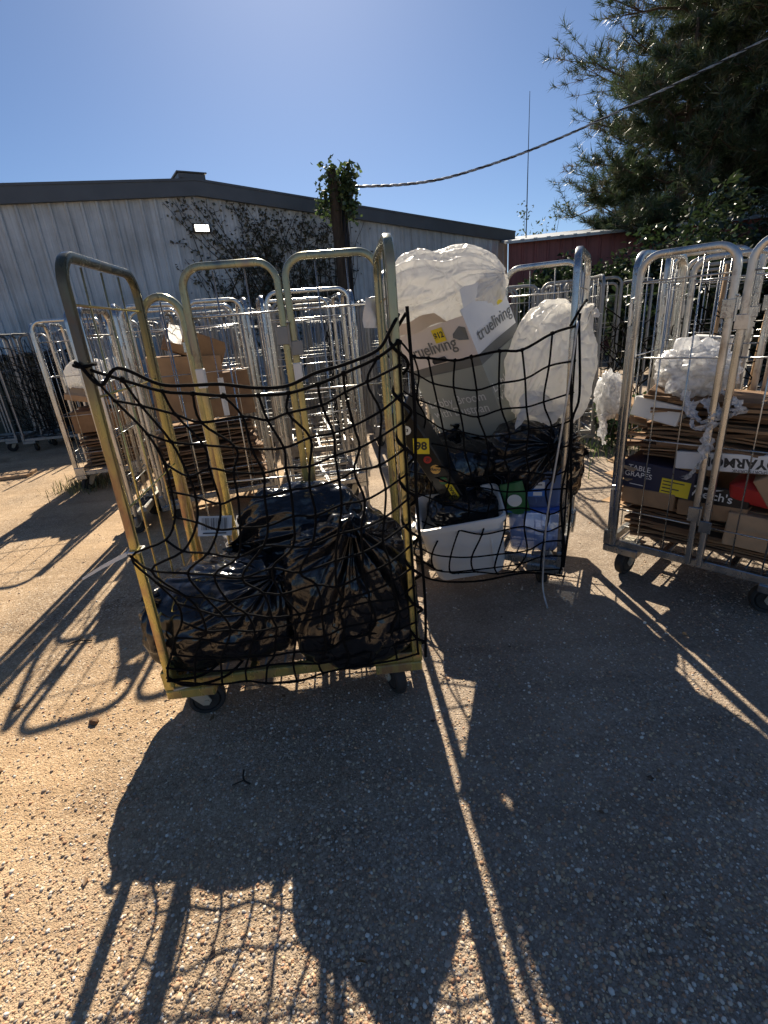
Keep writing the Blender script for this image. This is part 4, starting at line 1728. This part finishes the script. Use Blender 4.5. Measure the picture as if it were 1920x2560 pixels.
zb0, zb1 = .062, .118
for ax, sg in (('y', -1), ('x', 1), ('y', 1), ('x', -1)):
    warped_face(ax, sg, -sz / 2, zb0, M['grey_card'])
    warped_face(ax, sg, zb0, zb1, M['grey_band'])
    warped_face(ax, sg, zb1, sz / 2 - (.03 if sg < 0 and ax == 'y' else 0), M['pinkish'] if (ax, sg) == ('y', -1) else M['white_card'])
b = MB()
b.box((0, 0, -sz / 2 + .004), (sx - .012, sy - .012, .006))
obj('carton_bottom', b, M['grey_card'], bx)
fy = -sy / 2 - .0015
text_obj('trueliving', .098, M['grey_band'], bx, (-.03, fy, .215), FRONT, bold=.0005)
text_obj('Lobby Broom\nwith Dustpan', .078, M['white_ink'], bx, (-.02, fy + .002, -.15), FRONT)
fx = sx / 2 + .0015
text_obj('trueliving', .090, M['grey_band'], bx, (fx, .02, .20), RIGHT, bold=.0005)
text_obj('Lobby Broom\nwith Dustpan', .074, M['white_ink'], bx, (fx - .001, .02, -.12), RIGHT)
b = MB()
b.tube([(-.05, 0, .0), (-.045, 0, .012), (.045, 0, .012), (.05, 0, 0), (.045, 0, -.012), (-.045, 0, -.012)], .004, 6, closed=True)
b.add([(-.05, .0015, 0), (-.043, .0015, .014), (.043, .0015, .014), (.05, .0015, 0), (.043, .0015, -.014), (-.043, .0015, -.014)], [(0, 5, 4, 3, 2, 1)])
obj('hand_hole', b, M['ink'], bx, False, (-.01, fy + .001, .142))
for (x, y, z, rot, tx) in ((.06, fy - .001, .275, FRONT, '$12'), (fx + .001, .12, .30, RIGHT, '$12')):
    b = MB()
    b.box((0, 0, 0), (.078 if rot is FRONT else .05, .075, .0012))
    st = obj('price_sticker', b, M['yellow'], bx, False, (x, y, z), rot)
    text_obj(tx, .045 if rot is FRONT else .03, M['ink'], st, (0, 0, .0012), (0, 0, 0), bold=.0012)
# open flaps at the carton mouth
b = MB()
b.grid([[(x, -sy / 2 - .008 - .05 * v * (1 + .3 * math.sin(x * 14)), sz / 2 - .028 + .075 * v + .008 * math.sin(x * 23)) for v in (0, .5, 1)] for x in np.linspace(-sx / 2, sx / 2 - .10, 12)])
obj('carton_flap', b, M['pinkish'], bx)
b = MB()
b.grid([[(sx / 2 + .004 + .02 * v, y, sz / 2 + .08 * v + .012 * math.sin(y * 31) * v) for v in (0, .5, 1)] for y in np.linspace(-sy / 2 + .02, sy / 2, 10)])
obj('carton_flap', b, M['white_card'], bx)
b = MB()
b.add([(0, 0, 0), (.055, 0, .03), (.09, 0, .015), (.085, 0, -.05), (.04, -.016, -.035), (.01, -.02, -.015)], [(0, 5, 4, 3, 2, 1)])
obj('torn_patch', b, M['grey_band'], bx, False, (.155, fy - .002, .26))

# white wash tub
tb = thing('wash_tub', 'white rectangular plastic tub tipped over the middle cage front', 'tub', (.44, 2.484, .323), rot=carton_eul(-.10, .189, -.159))
b = MB()


def rr_ring(a, bb, r, z, n=6):
    out = []
    for (cx, cy, a0) in ((a - r, bb - r, 0), (-(a - r), bb - r, 1), (-(a - r), -(bb - r), 2), (a - r, -(bb - r), 3)):
        for k in range(n):
            an = (a0 + k / (n - 1)) * math.pi / 2
            out.append((cx + r * math.cos(an), cy + r * math.sin(an), z))
    return out


H_ = .40
rings = [rr_ring(.165, .12, .05, -H_ / 2), rr_ring(.185, .138, .055, -H_ / 2 + .012), rr_ring(.20, .148, .055, -H_ / 2 + .08), rr_ring(.222, .165, .05, H_ / 2 - .03), rr_ring(.224, .167, .05, H_ / 2 - .028), rr_ring(.236, .182, .05, H_ / 2 - .028), rr_ring(.236, .182, .05, H_ / 2), rr_ring(.226, .17, .05, H_ / 2), rr_ring(.212, .158, .05, H_ / 2 - .04), rr_ring(.185, .138, .05, -H_ / 2 + .09), rr_ring(.16, .115, .05, -H_ / 2 + .02)]
n = len(rings[0])
vs = [q for r in rings for q in r]
fs = []
for i in range(len(rings) - 1):
    for k in range(n):
        fs.append((i * n + k, i * n + (k + 1) % n, (i + 1) * n + (k + 1) % n, (i + 1) * n + k))
fs.append(tuple(range(n - 1, -1, -1)))
fs.append(tuple((len(rings) - 1) * n + k for k in range(n)))
b.add(vs, fs)
obj('tub_shell', b, M['tub'], tb, 'auto')
b = MB()
b.bbox((.14, -.162, -.01), (.012, .008, .30), .003, Matrix.Rotation(-.06, 3, 'X'))
obj('tub_rib', b, M['tub'], tb)

# clear bins with lids
for k, (z, h, lb) in enumerate(((.335, .235, 'lower clear plastic storage bin with blue lid beside the white tub'), (.575, .20, 'upper clear plastic storage bin carrying a blue and white label'))):
    cb = thing('storage_bin', lb, 'storage bin', (.868, 2.60, z), rot=(0, 0, RAD(-14)))
    b = MB()
    rings = [rr_ring(.105, .15, .03, -h / 2), rr_ring(.112, .157, .03, -h / 2 + .01), rr_ring(.122, .168, .03, h / 2 - .03), rr_ring(.130, .176, .03, h / 2 - .028), rr_ring(.130, .176, .03, h / 2 - .012), rr_ring(.118, .164, .03, h / 2 - .014), rr_ring(.108, .153, .03, -h / 2 + .014)]
    n = len(rings[0])
    vs = [q for r in rings for q in r]
    fs = []
    for i in range(len(rings) - 1):
        for q in range(n):
            fs.append((i * n + q, i * n + (q + 1) % n, (i + 1) * n + (q + 1) % n, (i + 1) * n + q))
    fs.append(tuple(range(n - 1, -1, -1)))
    fs.append(tuple((len(rings) - 1) * n + q for q in range(n)))
    b.add(vs, fs)
    cb.scale = (1.14, 1.0, 1.06)
    obj('bin_shell', b, M['clear'], cb, 'auto')
    b = MB()
    b.bbox((0, 0, h / 2 - .004), (.265, .36, .014), .005)
    b.bbox((0, 0, h / 2 + .006), (.225, .32, .008), .003)
    obj('bin_lid', b, M['blue_lid'] if k == 0 else M['clear'], cb)
    for yy in (-.06, .0, .06):
        b = MB()
        b.bbox((yy, -.163, -.01), (.006, .006, h * .6), .002)
        obj('bin_rib', b, M['clear'], cb)
    if k == 1:
        b = MB()
        b.box((0, 0, 0), (.075, .001, .085))
        lab = obj('bin_label', b, M['blue'], cb, False, (0, -.172, .012))
        b = MB()
        b.box((0, -.0012, .018), (.074, .001, .035))
        b.box((.006, -.0012, -.028), (.04, .001, .02))
        obj('label_panel', b, M['white_ink'], lab)
        b = MB()
        b.box((0, -.0022, .02), (.05, .0008, .005))
        obj('label_line', b, M['ink'], lab)

# leaning black display carton with printed side
dp = thing('black_carton', 'long black printed carton leaning in the left of the middle cage', 'box', (.335, 2.60, .70), rot=carton_eul(RAD(-14), RAD(12), RAD(-27)))
b = MB()
b.bbox((0, 0, 0), (.115, .20, .86), .006)
obj('carton_body', b, M['black_card'], dp)
fy = -.1012
b = MB()
b.box((0, 0, 0), (.085, .0012, .09))
st = obj('yellow_sticker', b, M['yellow'], dp, False, (.012, fy, .20), (0, .5, 0))
text_obj('98', .062, M['ink'], st, (0, -.0012, 0), FRONT, bold=.002)
b = MB()
b.box((0, 0, 0), (.036, .0012, .185))
st = obj('yellow_strip', b, M['yellow'], dp, False, (.022, fy, -.155))
text_obj('R GENERAL', .027, M['ink'], st, (0, -.0012, 0), (math.pi / 2, -math.pi / 2, 0), bold=.0008)
for (x, z, w, mt, tx, tc) in ((-.01, .315, .026, 'white_ink', '33', 'ink'), (.0, .115, .022, 'red', 'ZI', 'ink'), (.008, .045, .028, 'orange_ink', 'ducer', 'ink'), (.01, -.035, .024, 'green', 'dole', 'red')):
    b = MB()
    b.lathe([(w, -.0006), (w, .0006)], 12, Matrix.Rotation(math.pi / 2, 3, 'X'))
    st = obj('printed_badge', b, M[mt], dp, False, (x, fy, z))
    text_obj(tx, .024, M[tc], st, (0, -.0012, 0), (math.pi / 2, .6, 0), bold=.0008)
# green snack pack by the bins
gp = thing('green_pack', 'crumpled green and white printed pack beside the clear bins', 'packet', (.715, 2.44, .535), rot=(RAD(12), RAD(-14), RAD(-20)))
b = MB()
rows = []
for i in range(10):
    row = []
    for j in range(10):
        u, v = i / 9, j / 9
        row.append(((u - .5) * .12, -.028 * math.sin(math.pi * u) * math.sin(math.pi * v) + .004 * math.sin(9 * u + 5 * v), (v - .5) * .20))
    rows.append(row)
b.grid(rows)
b.grid([[(q[0], .012 - q[1] * .5, q[2]) for q in r] for r in rows][::-1])
obj('pack_film', b, M['green'], gp, True)
b = MB()
b.lathe([(.038, -.001), (.038, .001)], 16, Matrix.Rotation(math.pi / 2, 3, 'X'))
st = obj('pack_badge', b, M['white_ink'], gp, False, (0, -.032, .01))

# slack strap hanging at the middle cage's right post
b = MB()
p0 = in_cage(C2, R2, .985, -.045, 1.42)
P = [p0, in_cage(C2, R2, .96, -.06, 1.1), in_cage(C2, R2, .93, -.07, .8), in_cage(C2, R2, .90, -.08, .5), in_cage(C2, R2, .895, -.09, .25), in_cage(C2, R2, .90, -.11, .10), in_cage(C2, R2, .935, -.16, .012)]
b.tube(spline([tuple(q) for q in P], 6), .005, 6)
tag(obj('hanging_cord', b, M['cable'], None, True), 'pale slack cord hanging to the ground at the middle cage post', 'cord')

# ------------------------------------------------------------------ cardboard
def sheet_mesh(w, d, th, mat, seed, bend=.02, notch=True):
    r_ = np.random.RandomState(seed)
    nx, ny = 9, 7
    ph = r_.uniform(0, 6, 4)
    b = MB()
    xs = np.linspace(-w / 2, w / 2, nx)
    ys = np.linspace(-d / 2, d / 2, ny)
    top = []
    for x in xs:
        top.append([(x + .006 * math.sin(y * 30 + ph[0]), y + .006 * math.sin(x * 27 + ph[1]), bend * (math.sin(x / w * 3.3 + ph[2]) + .6 * math.sin(y / d * 4 + ph[3])) - .02 * max(0, abs(x) / w * 2 - .75) * bend * 60) for y in ys])
    bot = [[(q[0], q[1], q[2] - th) for q in r] for r in top]
    b.grid(top)
    b.grid(bot[::-1])
    ring_t = [top[i][0] for i in range(nx)] + [top[-1][j] for j in range(1, ny)] + [top[i][-1] for i in range(nx - 2, -1, -1)] + [top[0][j] for j in range(ny - 2, 0, -1)]
    ring_b = [(q[0], q[1], q[2] - th) for q in ring_t]
    m = len(ring_t)
    b.add(ring_t + ring_b, [(i, i + m, (i + 1) % m + m, (i + 1) % m) for i in range(m)])
    return b.mesh('cardboard_sheet', mat)


SHEETS = []
for k in range(14):
    SHEETS.append(sheet_mesh(rnd.uniform(.62, .92), rnd.uniform(.40, .58), rnd.choice((.007, .010, .014, .009)), M[rnd.choice(('kraft', 'kraft', 'kraft2', 'kraft3', 'kraft3'))], 300 + k, rnd.uniform(.004, .02)))


def pile(C, R, W, D, z0, z1, n, label, group, seed, tiltmax=2.2):
    r_ = random.Random(seed)
    z = z0
    for k in range(n):
        z = z0 + (z1 - z0) * (k + .5) / n
        p = in_cage(C, R, W / 2 + r_.uniform(-.06, .06), D / 2 + r_.uniform(-.05, .03), z)
        o = link('cardboard_sheet', r_.choice(SHEETS), None, p, (RAD(r_.uniform(-tiltmax, tiltmax)), RAD(r_.uniform(-tiltmax, tiltmax)), R + RAD(r_.uniform(-5, 5))))
        tag(o, label, 'cardboard', group)


pile(C3, R3, .94, .70, .245, .50, 26, 'flattened brown cardboard sheet low in the right cage pile', 'sheets low in the right cage', 1)
pile(C3, R3, .94, .70, .70, 1.02, 30, 'flattened brown cardboard sheet high in the right cage pile', 'sheets high in the right cage', 2)


def box_thing(name, label, mat, C, R, x, y, z, size, rot=(0, 0, 0), bev=.004, cat='box'):
    p = in_cage(C, R, x, y, z)
    t = thing(name, label, cat, p, rot=(rot[0], rot[1], R + rot[2]))
    b = MB()
    b.bbox((0, 0, 0), size, bev)
    obj('carton_body', b, mat, t)
    return t


# printed cartons in the right cage (front face at local y = 0)
g1 = box_thing('grape_box', 'navy table grapes carton with a yellow label in the right cage', M['navy'], C3, R3, .21, .20, .60, (.35, .32, .15), (0, RAD(4), RAD(2)))
text_obj('TABLE\nGRAPES', .040, M['white_ink'], g1, (-.09, -.1615, .022), FRONT)
b = MB()
b.box((-.09, -.1613, -.05), (.07, .001, .004))
obj('print_line', b, M['white_ink'], g1)
b = MB()
b.box((0, 0, 0), (.135, .0012, .085))
st = obj('yellow_label', b, M['yellow'], g1, False, (.095, -.1625, -.025))
for k, w_ in enumerate((.10, .045, .08, .05)):
    b = MB()
    b.box((-.06 + w_ / 2, -.001, .028 - k * .018), (w_, .0008, .006))
    obj('print_line', b, M['ink'], st)
g2 = box_thing('juice_box', 'black lettered carton beside the grape carton in the right cage', M['black_card'], C3, R3, .50, .20, .555, (.26, .30, .10), (0, RAD(3), RAD(-1)))
text_obj("Welch's", .058, M['white_ink'], g2, (-.03, -.1515, .0), FRONT, bold=.0006)
b = MB()
b.add([(-.12, 0, .03), (-.02, 0, .025), (.02, 0, .04), (-.02, 0, .035), (-.10, 0, .04)], [(0, 1, 2, 3, 4)])
obj('swoosh', b, M['white_ink'], g2, False, (.0, -.1515, .0))
g3 = box_thing('white_carton', 'white carton strip lettered upside down in the right cage', M['white_card'], C3, R3, .52, .17, .735, (.46, .26, .088), (0, RAD(-4), RAD(1)))
text_obj('BODYARMOR', .062, M['ink'], g3, (.08, -.1315, .004), (math.pi / 2, math.pi, 0), bold=.002)
text_obj('SPORTS DRINK', .020, M['ink'], g3, (.08, -.1315, -.034), (math.pi / 2, math.pi, 0))
g4 = thing('red_tray', 'red moulded plastic tray among the cartons of the right cage', 'tray', in_cage(C3, R3, .66, .14, .59), rot=(0, RAD(6), R3))
b = MB()
rings = [rr_ring(.10, .08, .03, -.05), rr_ring(.12, .10, .03, -.03), rr_ring(.13, .11, .03, .03), rr_ring(.09, .08, .03, .055), rr_ring(.05, .05, .02, .06)]
n = len(rings[0])
b.add([q for r in rings for q in r], [(i * n + k, i * n + (k + 1) % n, (i + 1) * n + (k + 1) % n, (i + 1) * n + k) for i in range(4) for k in range(n)] + [tuple(range(n - 1, -1, -1)), tuple(4 * n + k for k in range(n))])
obj('tray_body', b, M['red'], g4, 'auto')
box_thing('brown_carton', 'brown carton tilted against the doors at the right picture edge', M['kraft2'], C3, R3, .78, .16, .65, (.26, .24, .22), (RAD(4), RAD(-32), RAD(5)))
box_thing('brown_carton', 'torn brown carton low down at the right picture edge', M['kraft2'], C3, R3, .72, .13, .41, (.34, .2, .17), (0, RAD(2), RAD(3)))
box_thing('brown_carton', 'squashed brown carton under the grape carton at left', M['kraft'], C3, R3, .18, .18, .49, (.26, .3, .09), (0, RAD(1), RAD(2)))
box_thing('brown_carton', 'wide squashed brown carton under the black lettered carton', M['kraft'], C3, R3, .48, .2, .475, (.30, .3, .085), (0, RAD(-2), RAD(-1)))
box_thing('brown_carton', 'narrow brown carton between the grape carton and white strip', M['kraft'], C3, R3, .40, .16, .70, (.16, .24, .075), (0, RAD(8), 0))
box_thing('brown_carton', 'pale grey-brown carton high at the right picture edge', M['kraft2'], C3, R3, .80, .2, .86, (.22, .24, .16), (0, RAD(7), RAD(-3)))
wp = box_thing('white_paper_carton', 'crumpled white carton leaning left under the plastic wrap', M['white_card'], C3, R3, .17, .22, .93, (.24, .3, .10), (RAD(-8), RAD(10), RAD(-6)))
box_thing('brown_carton', 'brown carton flap sticking out above the white carton', M['kraft3'], C3, R3, .22, .24, 1.02, (.26, .3, .04), (RAD(6), RAD(14), RAD(8)))
box_thing('brown_carton', 'brown carton corner jutting from the pile top at right', M['kraft2'], C3, R3, .78, .3, 1.00, (.24, .3, .10), (RAD(3), RAD(-8), RAD(12)))
# small folded corner tabs poking out of the left end
for k in range(9):
    z = .36 + k * .075
    p = in_cage(C3, R3, .02 + rnd.uniform(-.02, .03), .12 + rnd.uniform(-.08, .15), z)
    b = MB()
    b.bbox((0, 0, 0), (.16, .14, .006), .002)
    tag(obj('cardboard_tab', b, M['kraft2'], None, False, p, (RAD(rnd.uniform(-10, 10)), RAD(rnd.uniform(-14, 14)), R3 + rnd.uniform(-.4, .4))), 'sunlit cardboard tab poking from the left end of the right cage', 'cardboard', 'tabs at the left end of the pile')


# crumpled stretch wrap
def film_bundle(label, c, radii, seed, tails):
    t = thing('plastic_wrap', label, 'plastic wrap', tuple(c))
    r_ = np.random.RandomState(seed)
    b = MB()
    for layer in range(3):
        nu, nv = 60, 36
        th = np.linspace(.05, math.pi - .05, nv)
        ph = np.linspace(0, 2 * math.pi, nu, endpoint=False)
        TH, PH = np.meshgrid(th, ph)
        S = np.stack([np.sin(TH) * np.cos(PH), np.sin(TH) * np.sin(PH), np.cos(TH)], -1).reshape(-1, 3)
        rad = 1 - .2 * layer + 1.2 * (fbm(S * 2.2 + layer * 5 + seed, seed + layer, 3) - .5)
        cr = creases(S * 1.1 + seed, seed + layer * 7, 9, 3.4, .9)
        rad = rad - .9 * (cr - .25)
        P = S * rad[:, None] * np.array(radii)
        b.grid(P.reshape(nu, nv, 3).tolist(), True)
    obj('film_ball', b, M['film'], t, True)
    for q, tl in enumerate(tails):
        b = MB()
        P = spline([np.array(x) - np.array(c) for x in tl], 7)
        m = len(P)
        for s_ in range(3):
            rows = []
            for i in range(m):
                w = .030 * (1 + .4 * math.sin(i * .9 + s_)) * (.6 + .4 * math.sin(i * .37 + q))
                a = i * .35 + s_ * 1.1
                d = np.array((math.cos(a), math.sin(a) * .5, .3 * math.sin(a * 1.7))) * w
                rows.append([P[i] - d + r_.normal(size=3) * .004, P[i] + r_.normal(size=3) * .006, P[i] + d + r_.normal(size=3) * .004])
            b.grid(rows)
        obj('film_tail', b, M['film'], t, True)
    return t


def c3(x, y, z):
    return tuple(in_cage(C3, R3, x, y, z))


film_bundle('crumpled ball of clear stretch wrap on the right cage pile', c3(.27, .22, 1.14), (.17, .16, .12), 5,
            [[c3(.30, .02, 1.06), c3(.34, -.02, .98), c3(.40, -.03, .93), c3(.45, -.03, .97), c3(.44, -.02, 1.02)],
             [c3(.40, .0, 1.04), c3(.44, -.035, .95), c3(.43, -.04, .88), c3(.44, -.04, .80), c3(.41, -.04, .72), c3(.37, -.035, .66)],
             [c3(.34, .0, 1.02), c3(.36, -.03, .92), c3(.40, -.04, .90), c3(.46, -.03, .94)],
             [c3(.42, .02, 1.08), c3(.50, .0, 1.04), c3(.53, .0, .99), c3(.48, -.02, .96)]])
film_bundle('wad of clear film caught between the middle and right cages', (1.34, 2.78, .98), (.06, .10, .12), 6,
            [[(1.30, 2.72, .9), (1.27, 2.68, .82), (1.28, 2.66, .74)]])

# cartons behind the yellow cage and in the loaded cage at left
CM, RM = Vector((-1.86, 3.86, 0)), RAD(20)
pile(CM, RM, .98, .66, .22, .78, 26, 'flattened cardboard sheet in the cage behind the yellow cage', 'sheets behind the yellow cage', 5)
box_thing('brown_carton', 'large plain brown carton standing in the cage behind the yellow cage', M['kraft'], CM, RM, .40, .33, 1.10, (.56, .45, .50), (0, RAD(3), RAD(4)))
box_thing('brown_carton', 'brown carton tilted on top behind the yellow cage', M['kraft'], CM, RM, .52, .30, 1.42, (.44, .34, .20), (0, RAD(24), RAD(8)))
box_thing('brown_carton', 'brown carton beside the large one behind the yellow cage', M['kraft3'], CM, RM, .80, .33, 1.02, (.24, .5, .36), (0, RAD(-3), RAD(-4)))
CL, RL = Vector((-2.66, 5.28, 0)), RAD(102)
pile(CL, RL, .98, .66, .22, .62, 16, 'flattened cardboard sheet in the loaded cage at left', 'sheets in the left loaded cage', 6)
for k, (x, y, z, s_, r_e, mt, lb) in enumerate((
        (.30, .32, .74, (.5, .5, .22), (0, 0, .05), 'kraft', 'brown carton low in the loaded cage at left'),
        (.62, .34, .72, (.40, .5, .26), (0, .06, -.05), 'kraft3', 'dark brown carton low in the loaded cage at left'),
        (.30, .34, .98, (.46, .5, .06), (.25, -.1, .1), 'kraft2', 'sunlit pale carton sheet tilted in the loaded cage at left'),
        (.20, .22, 1.03, (.40, .34, .05), (-.35, .2, .4), 'kraft2', 'second pale carton sheet propped in the loaded cage at left'),
        (.65, .4, 1.0, (.4, .4, .2), (.1, .1, .2), 'kraft', 'brown carton under the white bag in the loaded cage at left'))):
    box_thing('brown_carton', lb, M[mt], CL, RL, x, y, z, s_, r_e)
p = in_cage(CL, RL, .55, .42, 1.18)
bag('white_bag', 'white bag on the scrap cartons of the loaded cage at left', 'bag', tuple(p), (.26, .20, .17), WBG, 44, (0, .2, 1), 2.2, .14, .08, .05, None, 90, 60)
p = in_cage(CL, RL, .30, .10, 1.22)
bag('white_bag', 'small striped-looking white bag beside the larger one at left', 'bag', tuple(p), (.09, .09, .12), WBG, 45, (0, .2, 1), 2.2, .14, .14, .05, None, 60, 40)

# poles and cartons in the cages at the right edge
for k, (x, y, z0, z1, dx, mt, lb) in enumerate(((.30, .3, .2, 1.66, .03, 'wood', 'tan broom handle standing in the cage behind the cardboard'), (.55, .32, .2, 1.72, .05, 'wood', 'second broom handle further right behind the cardboard'))):
    a_ = in_cage(Vector((1.95, 3.45, 0)), RAD(-38), x, y, z0)
    e_ = in_cage(Vector((1.95, 3.45, 0)), RAD(-38), x + dx, y, z1)
    b = MB()
    b.tube([(0, 0, 0), tuple((e_ - a_) * .5), tuple(e_ - a_)], .013, 8)
    tag(obj('broom_handle', b, M['kraft2'], None, True, a_), lb, 'pole')
CR, RR_ = Vector((1.95, 3.45, 0)), RAD(-38)
box_thing('white_carton', 'white printed carton standing behind the cardboard pile', M['white_card'], CR, RR_, .30, .25, 1.05, (.24, .2, .34), (0, .08, 0))
wc = box_thing('white_carton', 'white carton with red print at the right edge', M['white_card'], CR, RR_, .78, .2, 1.0, (.26, .25, .40), (0, -.04, 0))
for k in range(3):
    b = MB()
    b.box((0, 0, 0), (.14 - .03 * k, .0012, .03))
    obj('red_print', b, M['red'], wc, False, (.02, -.127, .11 - k * .055))
pile(CR, RR_, .98, .66, .22, .80, 18, 'flattened cardboard sheet in the second right-hand cage', 'sheets in the second right cage', 8)

# ------------------------------------------------------------------ small things
# white cable tie on the yellow cage post
zt = in_cage(C1, R1, .034, 0, .80)
t = thing('cable_tie', 'white plastic cable tie round the yellow cage post', 'cable tie', zt, R1)
b = MB()
b.tube([(.022, -.022, 0), (.022, .022, .002), (-.022, .022, .002), (-.022, -.022, 0)], .0045, 6, closed=True)
obj('tie_loop', b, M['paper'], t, True)
b = MB()
b.add([(-.02, -.024, .008), (-.02, -.024, -.008), (-.10, -.05, -.022), (-.10, -.05, -.034), (-.165, -.07, -.052), (-.165, -.07, -.060)], [(0, 1, 3, 2), (2, 3, 5, 4)])
b.add([(-.02, -.0265, .008), (-.02, -.0265, -.008), (-.10, -.0525, -.022), (-.10, -.0525, -.034), (-.165, -.0725, -.052), (-.165, -.0725, -.060)], [(0, 2, 3, 1), (2, 4, 5, 3)])
obj('tie_tail', b, M['paper'], t)
# paper tags on cages
def paper_tag(label, p, w, h, rot, mat='paper', crumple=.012):
    b = MB()
    rows = [[((u - .5) * w, crumple * math.sin(u * 7 + v * 5), (v - .5) * h) for v in np.linspace(0, 1, 5)] for u in np.linspace(0, 1, 5)]
    b.grid(rows)
    return tag(obj('paper_tag', b, M[mat], None, True, p, rot), label, 'tag')


paper_tag('crumpled white plastic scrap stuck on the cage behind the yellow one', in_cage(CM, RM, .40, -.05, 1.52), .10, .13, (0, .3, RM), 'whitebag', .03)
paper_tag('white torn label on the yellow cage corner post by the middle net', in_cage(C1, R1, .985, D1 - .02, 1.52), .09, .12, (0, .1, R1 + .3), 'paper', .02)
paper_tag('white torn label strip on the top bar of the right background cage', (2.42, 3.12, 1.70), .10, .06, (0, .1, RAD(-40)))
paper_tag('white plastic scrap caught on the rightmost cage', (2.02, 2.10, 1.52), .10, .12, (0, .5, RAD(-45)), 'whitebag', .03)
paper_tag('long pink and white price tag hanging on the cage behind the net', in_cage(CM, RM, .66, -.06, 1.02), .045, .30, (0, 0, RM))
bl = paper_tag('white barcode label lying behind the black bags', (-.83, 2.20, .62), .16, .10, (-.6, .1, .1), 'paper', .004)
b = MB()
for k in range(16):
    b.box((-.06 + k * .0075, -.0065, .008), ((.002, .004, .003, .0015)[(k * 7) % 4], .0008, .06))
b.box((0, -.0065, -.038), (.11, .0008, .006))
obj('barcode', b, M['ink'], bl)
# shiny white film scraps on the ground behind the bags
film_bundle('shiny clear film scraps on the deck behind the black bags', (-.72, 2.5, .42), (.16, .10, .10), 9, [[(-.8, 2.4, .42), (-.88, 2.38, .38), (-.95, 2.4, .36)]])
# timber board on the ground at the left edge
b = MB()
b.bbox((0, 0, .02), (1.1, .30, .04), .006)
tag(obj('timber_board', b, M['kraft2'], None, False, (-5.05, 6.05, 0), (0, 0, RAD(12))), 'pale timber board lying on the ground at the left edge', 'board')
# dark container behind the far-left cages
t = thing('waste_container', 'dark green metal container behind the far left cages', 'container', (-7.6, 9.4, 0), RAD(8))
b = MB()
b.bbox((0, 0, .75), (3.4, 1.3, 1.3), .03)
obj('container_body', b, M['bin_green'], t)
for k in range(7):
    b = MB()
    b.bbox((-1.5 + k * .5, -.68, .75), (.07, .06, 1.25), .01)
    obj('container_rib', b, M['bin_green'], t)
b = MB()
b.bbox((0, -.2, 1.44), (3.5, 1.5, .06), .02)
obj('container_lid', b, M['bin_green'], t)
# grass tuft
def grass(loc, n, spread, h, seed, name='grass', cols=((.20, .19, .08), (.14, .16, .05), (.26, .23, .11))):
    r_ = np.random.RandomState(seed)
    V, F, C = [], [], []
    for k in range(n):
        x, y = r_.normal(size=2) * spread
        a = r_.uniform(0, 6.28)
        L = h * r_.uniform(.5, 1.2)
        d = np.array((math.cos(a), math.sin(a), 0)) * L * r_.uniform(.2, .8)
        w = np.array((-math.sin(a), math.cos(a), 0)) * .004
        p = np.array((x, y, 0))
        i = len(V)
        V += [p - w, p + w, p + d * .45 + (0, 0, L * .6) + w * .7, p + d * .45 + (0, 0, L * .6) - w * .7, p + d + (0, 0, L * .8)]
        F += [(i, i + 1, i + 2), (i, i + 2, i + 3), (i + 3, i + 2, i + 4)]
        C += [np.array(cols[r_.randint(len(cols))]) * r_.uniform(.7, 1.2)] * 5
    o = link(name, fast_mesh(name, np.array(V), np.array(F), M['leaf'], False, np.array(C)), None, loc)
    o['kind'] = 'stuff'
    o['label'] = 'dry grass tuft on the gravel'
    return o


grass((-3.35, 5.35, 0), 420, .16, .15, 1)
grass((2.75, 5.2, 0), 500, .35, .22, 2, cols=((.10, .16, .04), (.14, .19, .06)))
grass((-3.0, 5.7, 0), 200, .2, .12, 3)
# litter: twigs and stones
for k, (x, y, a, L, lb) in enumerate(((-1.75, 2.20, .3, .12, 'thin bent twig on the sunny ground beside the yellow cage'), (-.55, 1.25, 2.3, .07, 'short forked twig in the shade of the black bags'))):
    b = MB()
    b.tube(spline([(0, 0, .006), (L * .4, .01, .012), (L, -.012, .006)], 4), .0035, 5)
    b.tube([(L * .4, .01, .010), (L * .55, .05, .012)], .0025, 5)
    tag(obj('twig', b, M['twig'], None, True, (x, y, 0), (0, 0, a)), lb, 'twig')
for k, (x, y, r, lb) in enumerate(((-1.30, 1.62, .020, 'brown clod on the sunlit ground left of the caster'), (-1.72, 1.75, .016, 'rusty leaf-like stone at the left'), (-1.55, 1.40, .012, 'small dark stone at the lower left'))):
    bm = bmesh.new()
    bmesh.ops.create_icosphere(bm, subdivisions=2, radius=r)
    for v in bm.verts:
        v.co *= .75 + .5 * rnd.random()
        v.co.z *= .6
    me = bpy.data.meshes.new('stone')
    bm.to_mesh(me)
    bm.free()
    me.materials.append(M['kraft3'])
    tag(link('stone', me, None, (x, y, r * .4)), lb, 'stone')


# dry leaf litter and paper scraps blown over the yard
r_ = np.random.RandomState(31)
n_l = 260
lx_ = r_.uniform(-4.5, 3.5, n_l)
ly_ = .7 + 6.5 * r_.rand(n_l) ** 1.4
V, F, C = leaf_cloud(np.c_[lx_, ly_, np.full(n_l, .012)], None, .03, ((.16, .09, .04), (.22, .13, .06), (.10, .06, .035), (.30, .22, .12)), 32, .6)
V[:, 2] = .003 + np.abs(V[:, 2] - .012) * .35
lit = link('leaf_litter', fast_mesh('leaf_litter', V, F, M['leaf'], False, C))
lit['kind'] = 'stuff'
lit['label'] = 'small dry leaves scattered over the gravel'
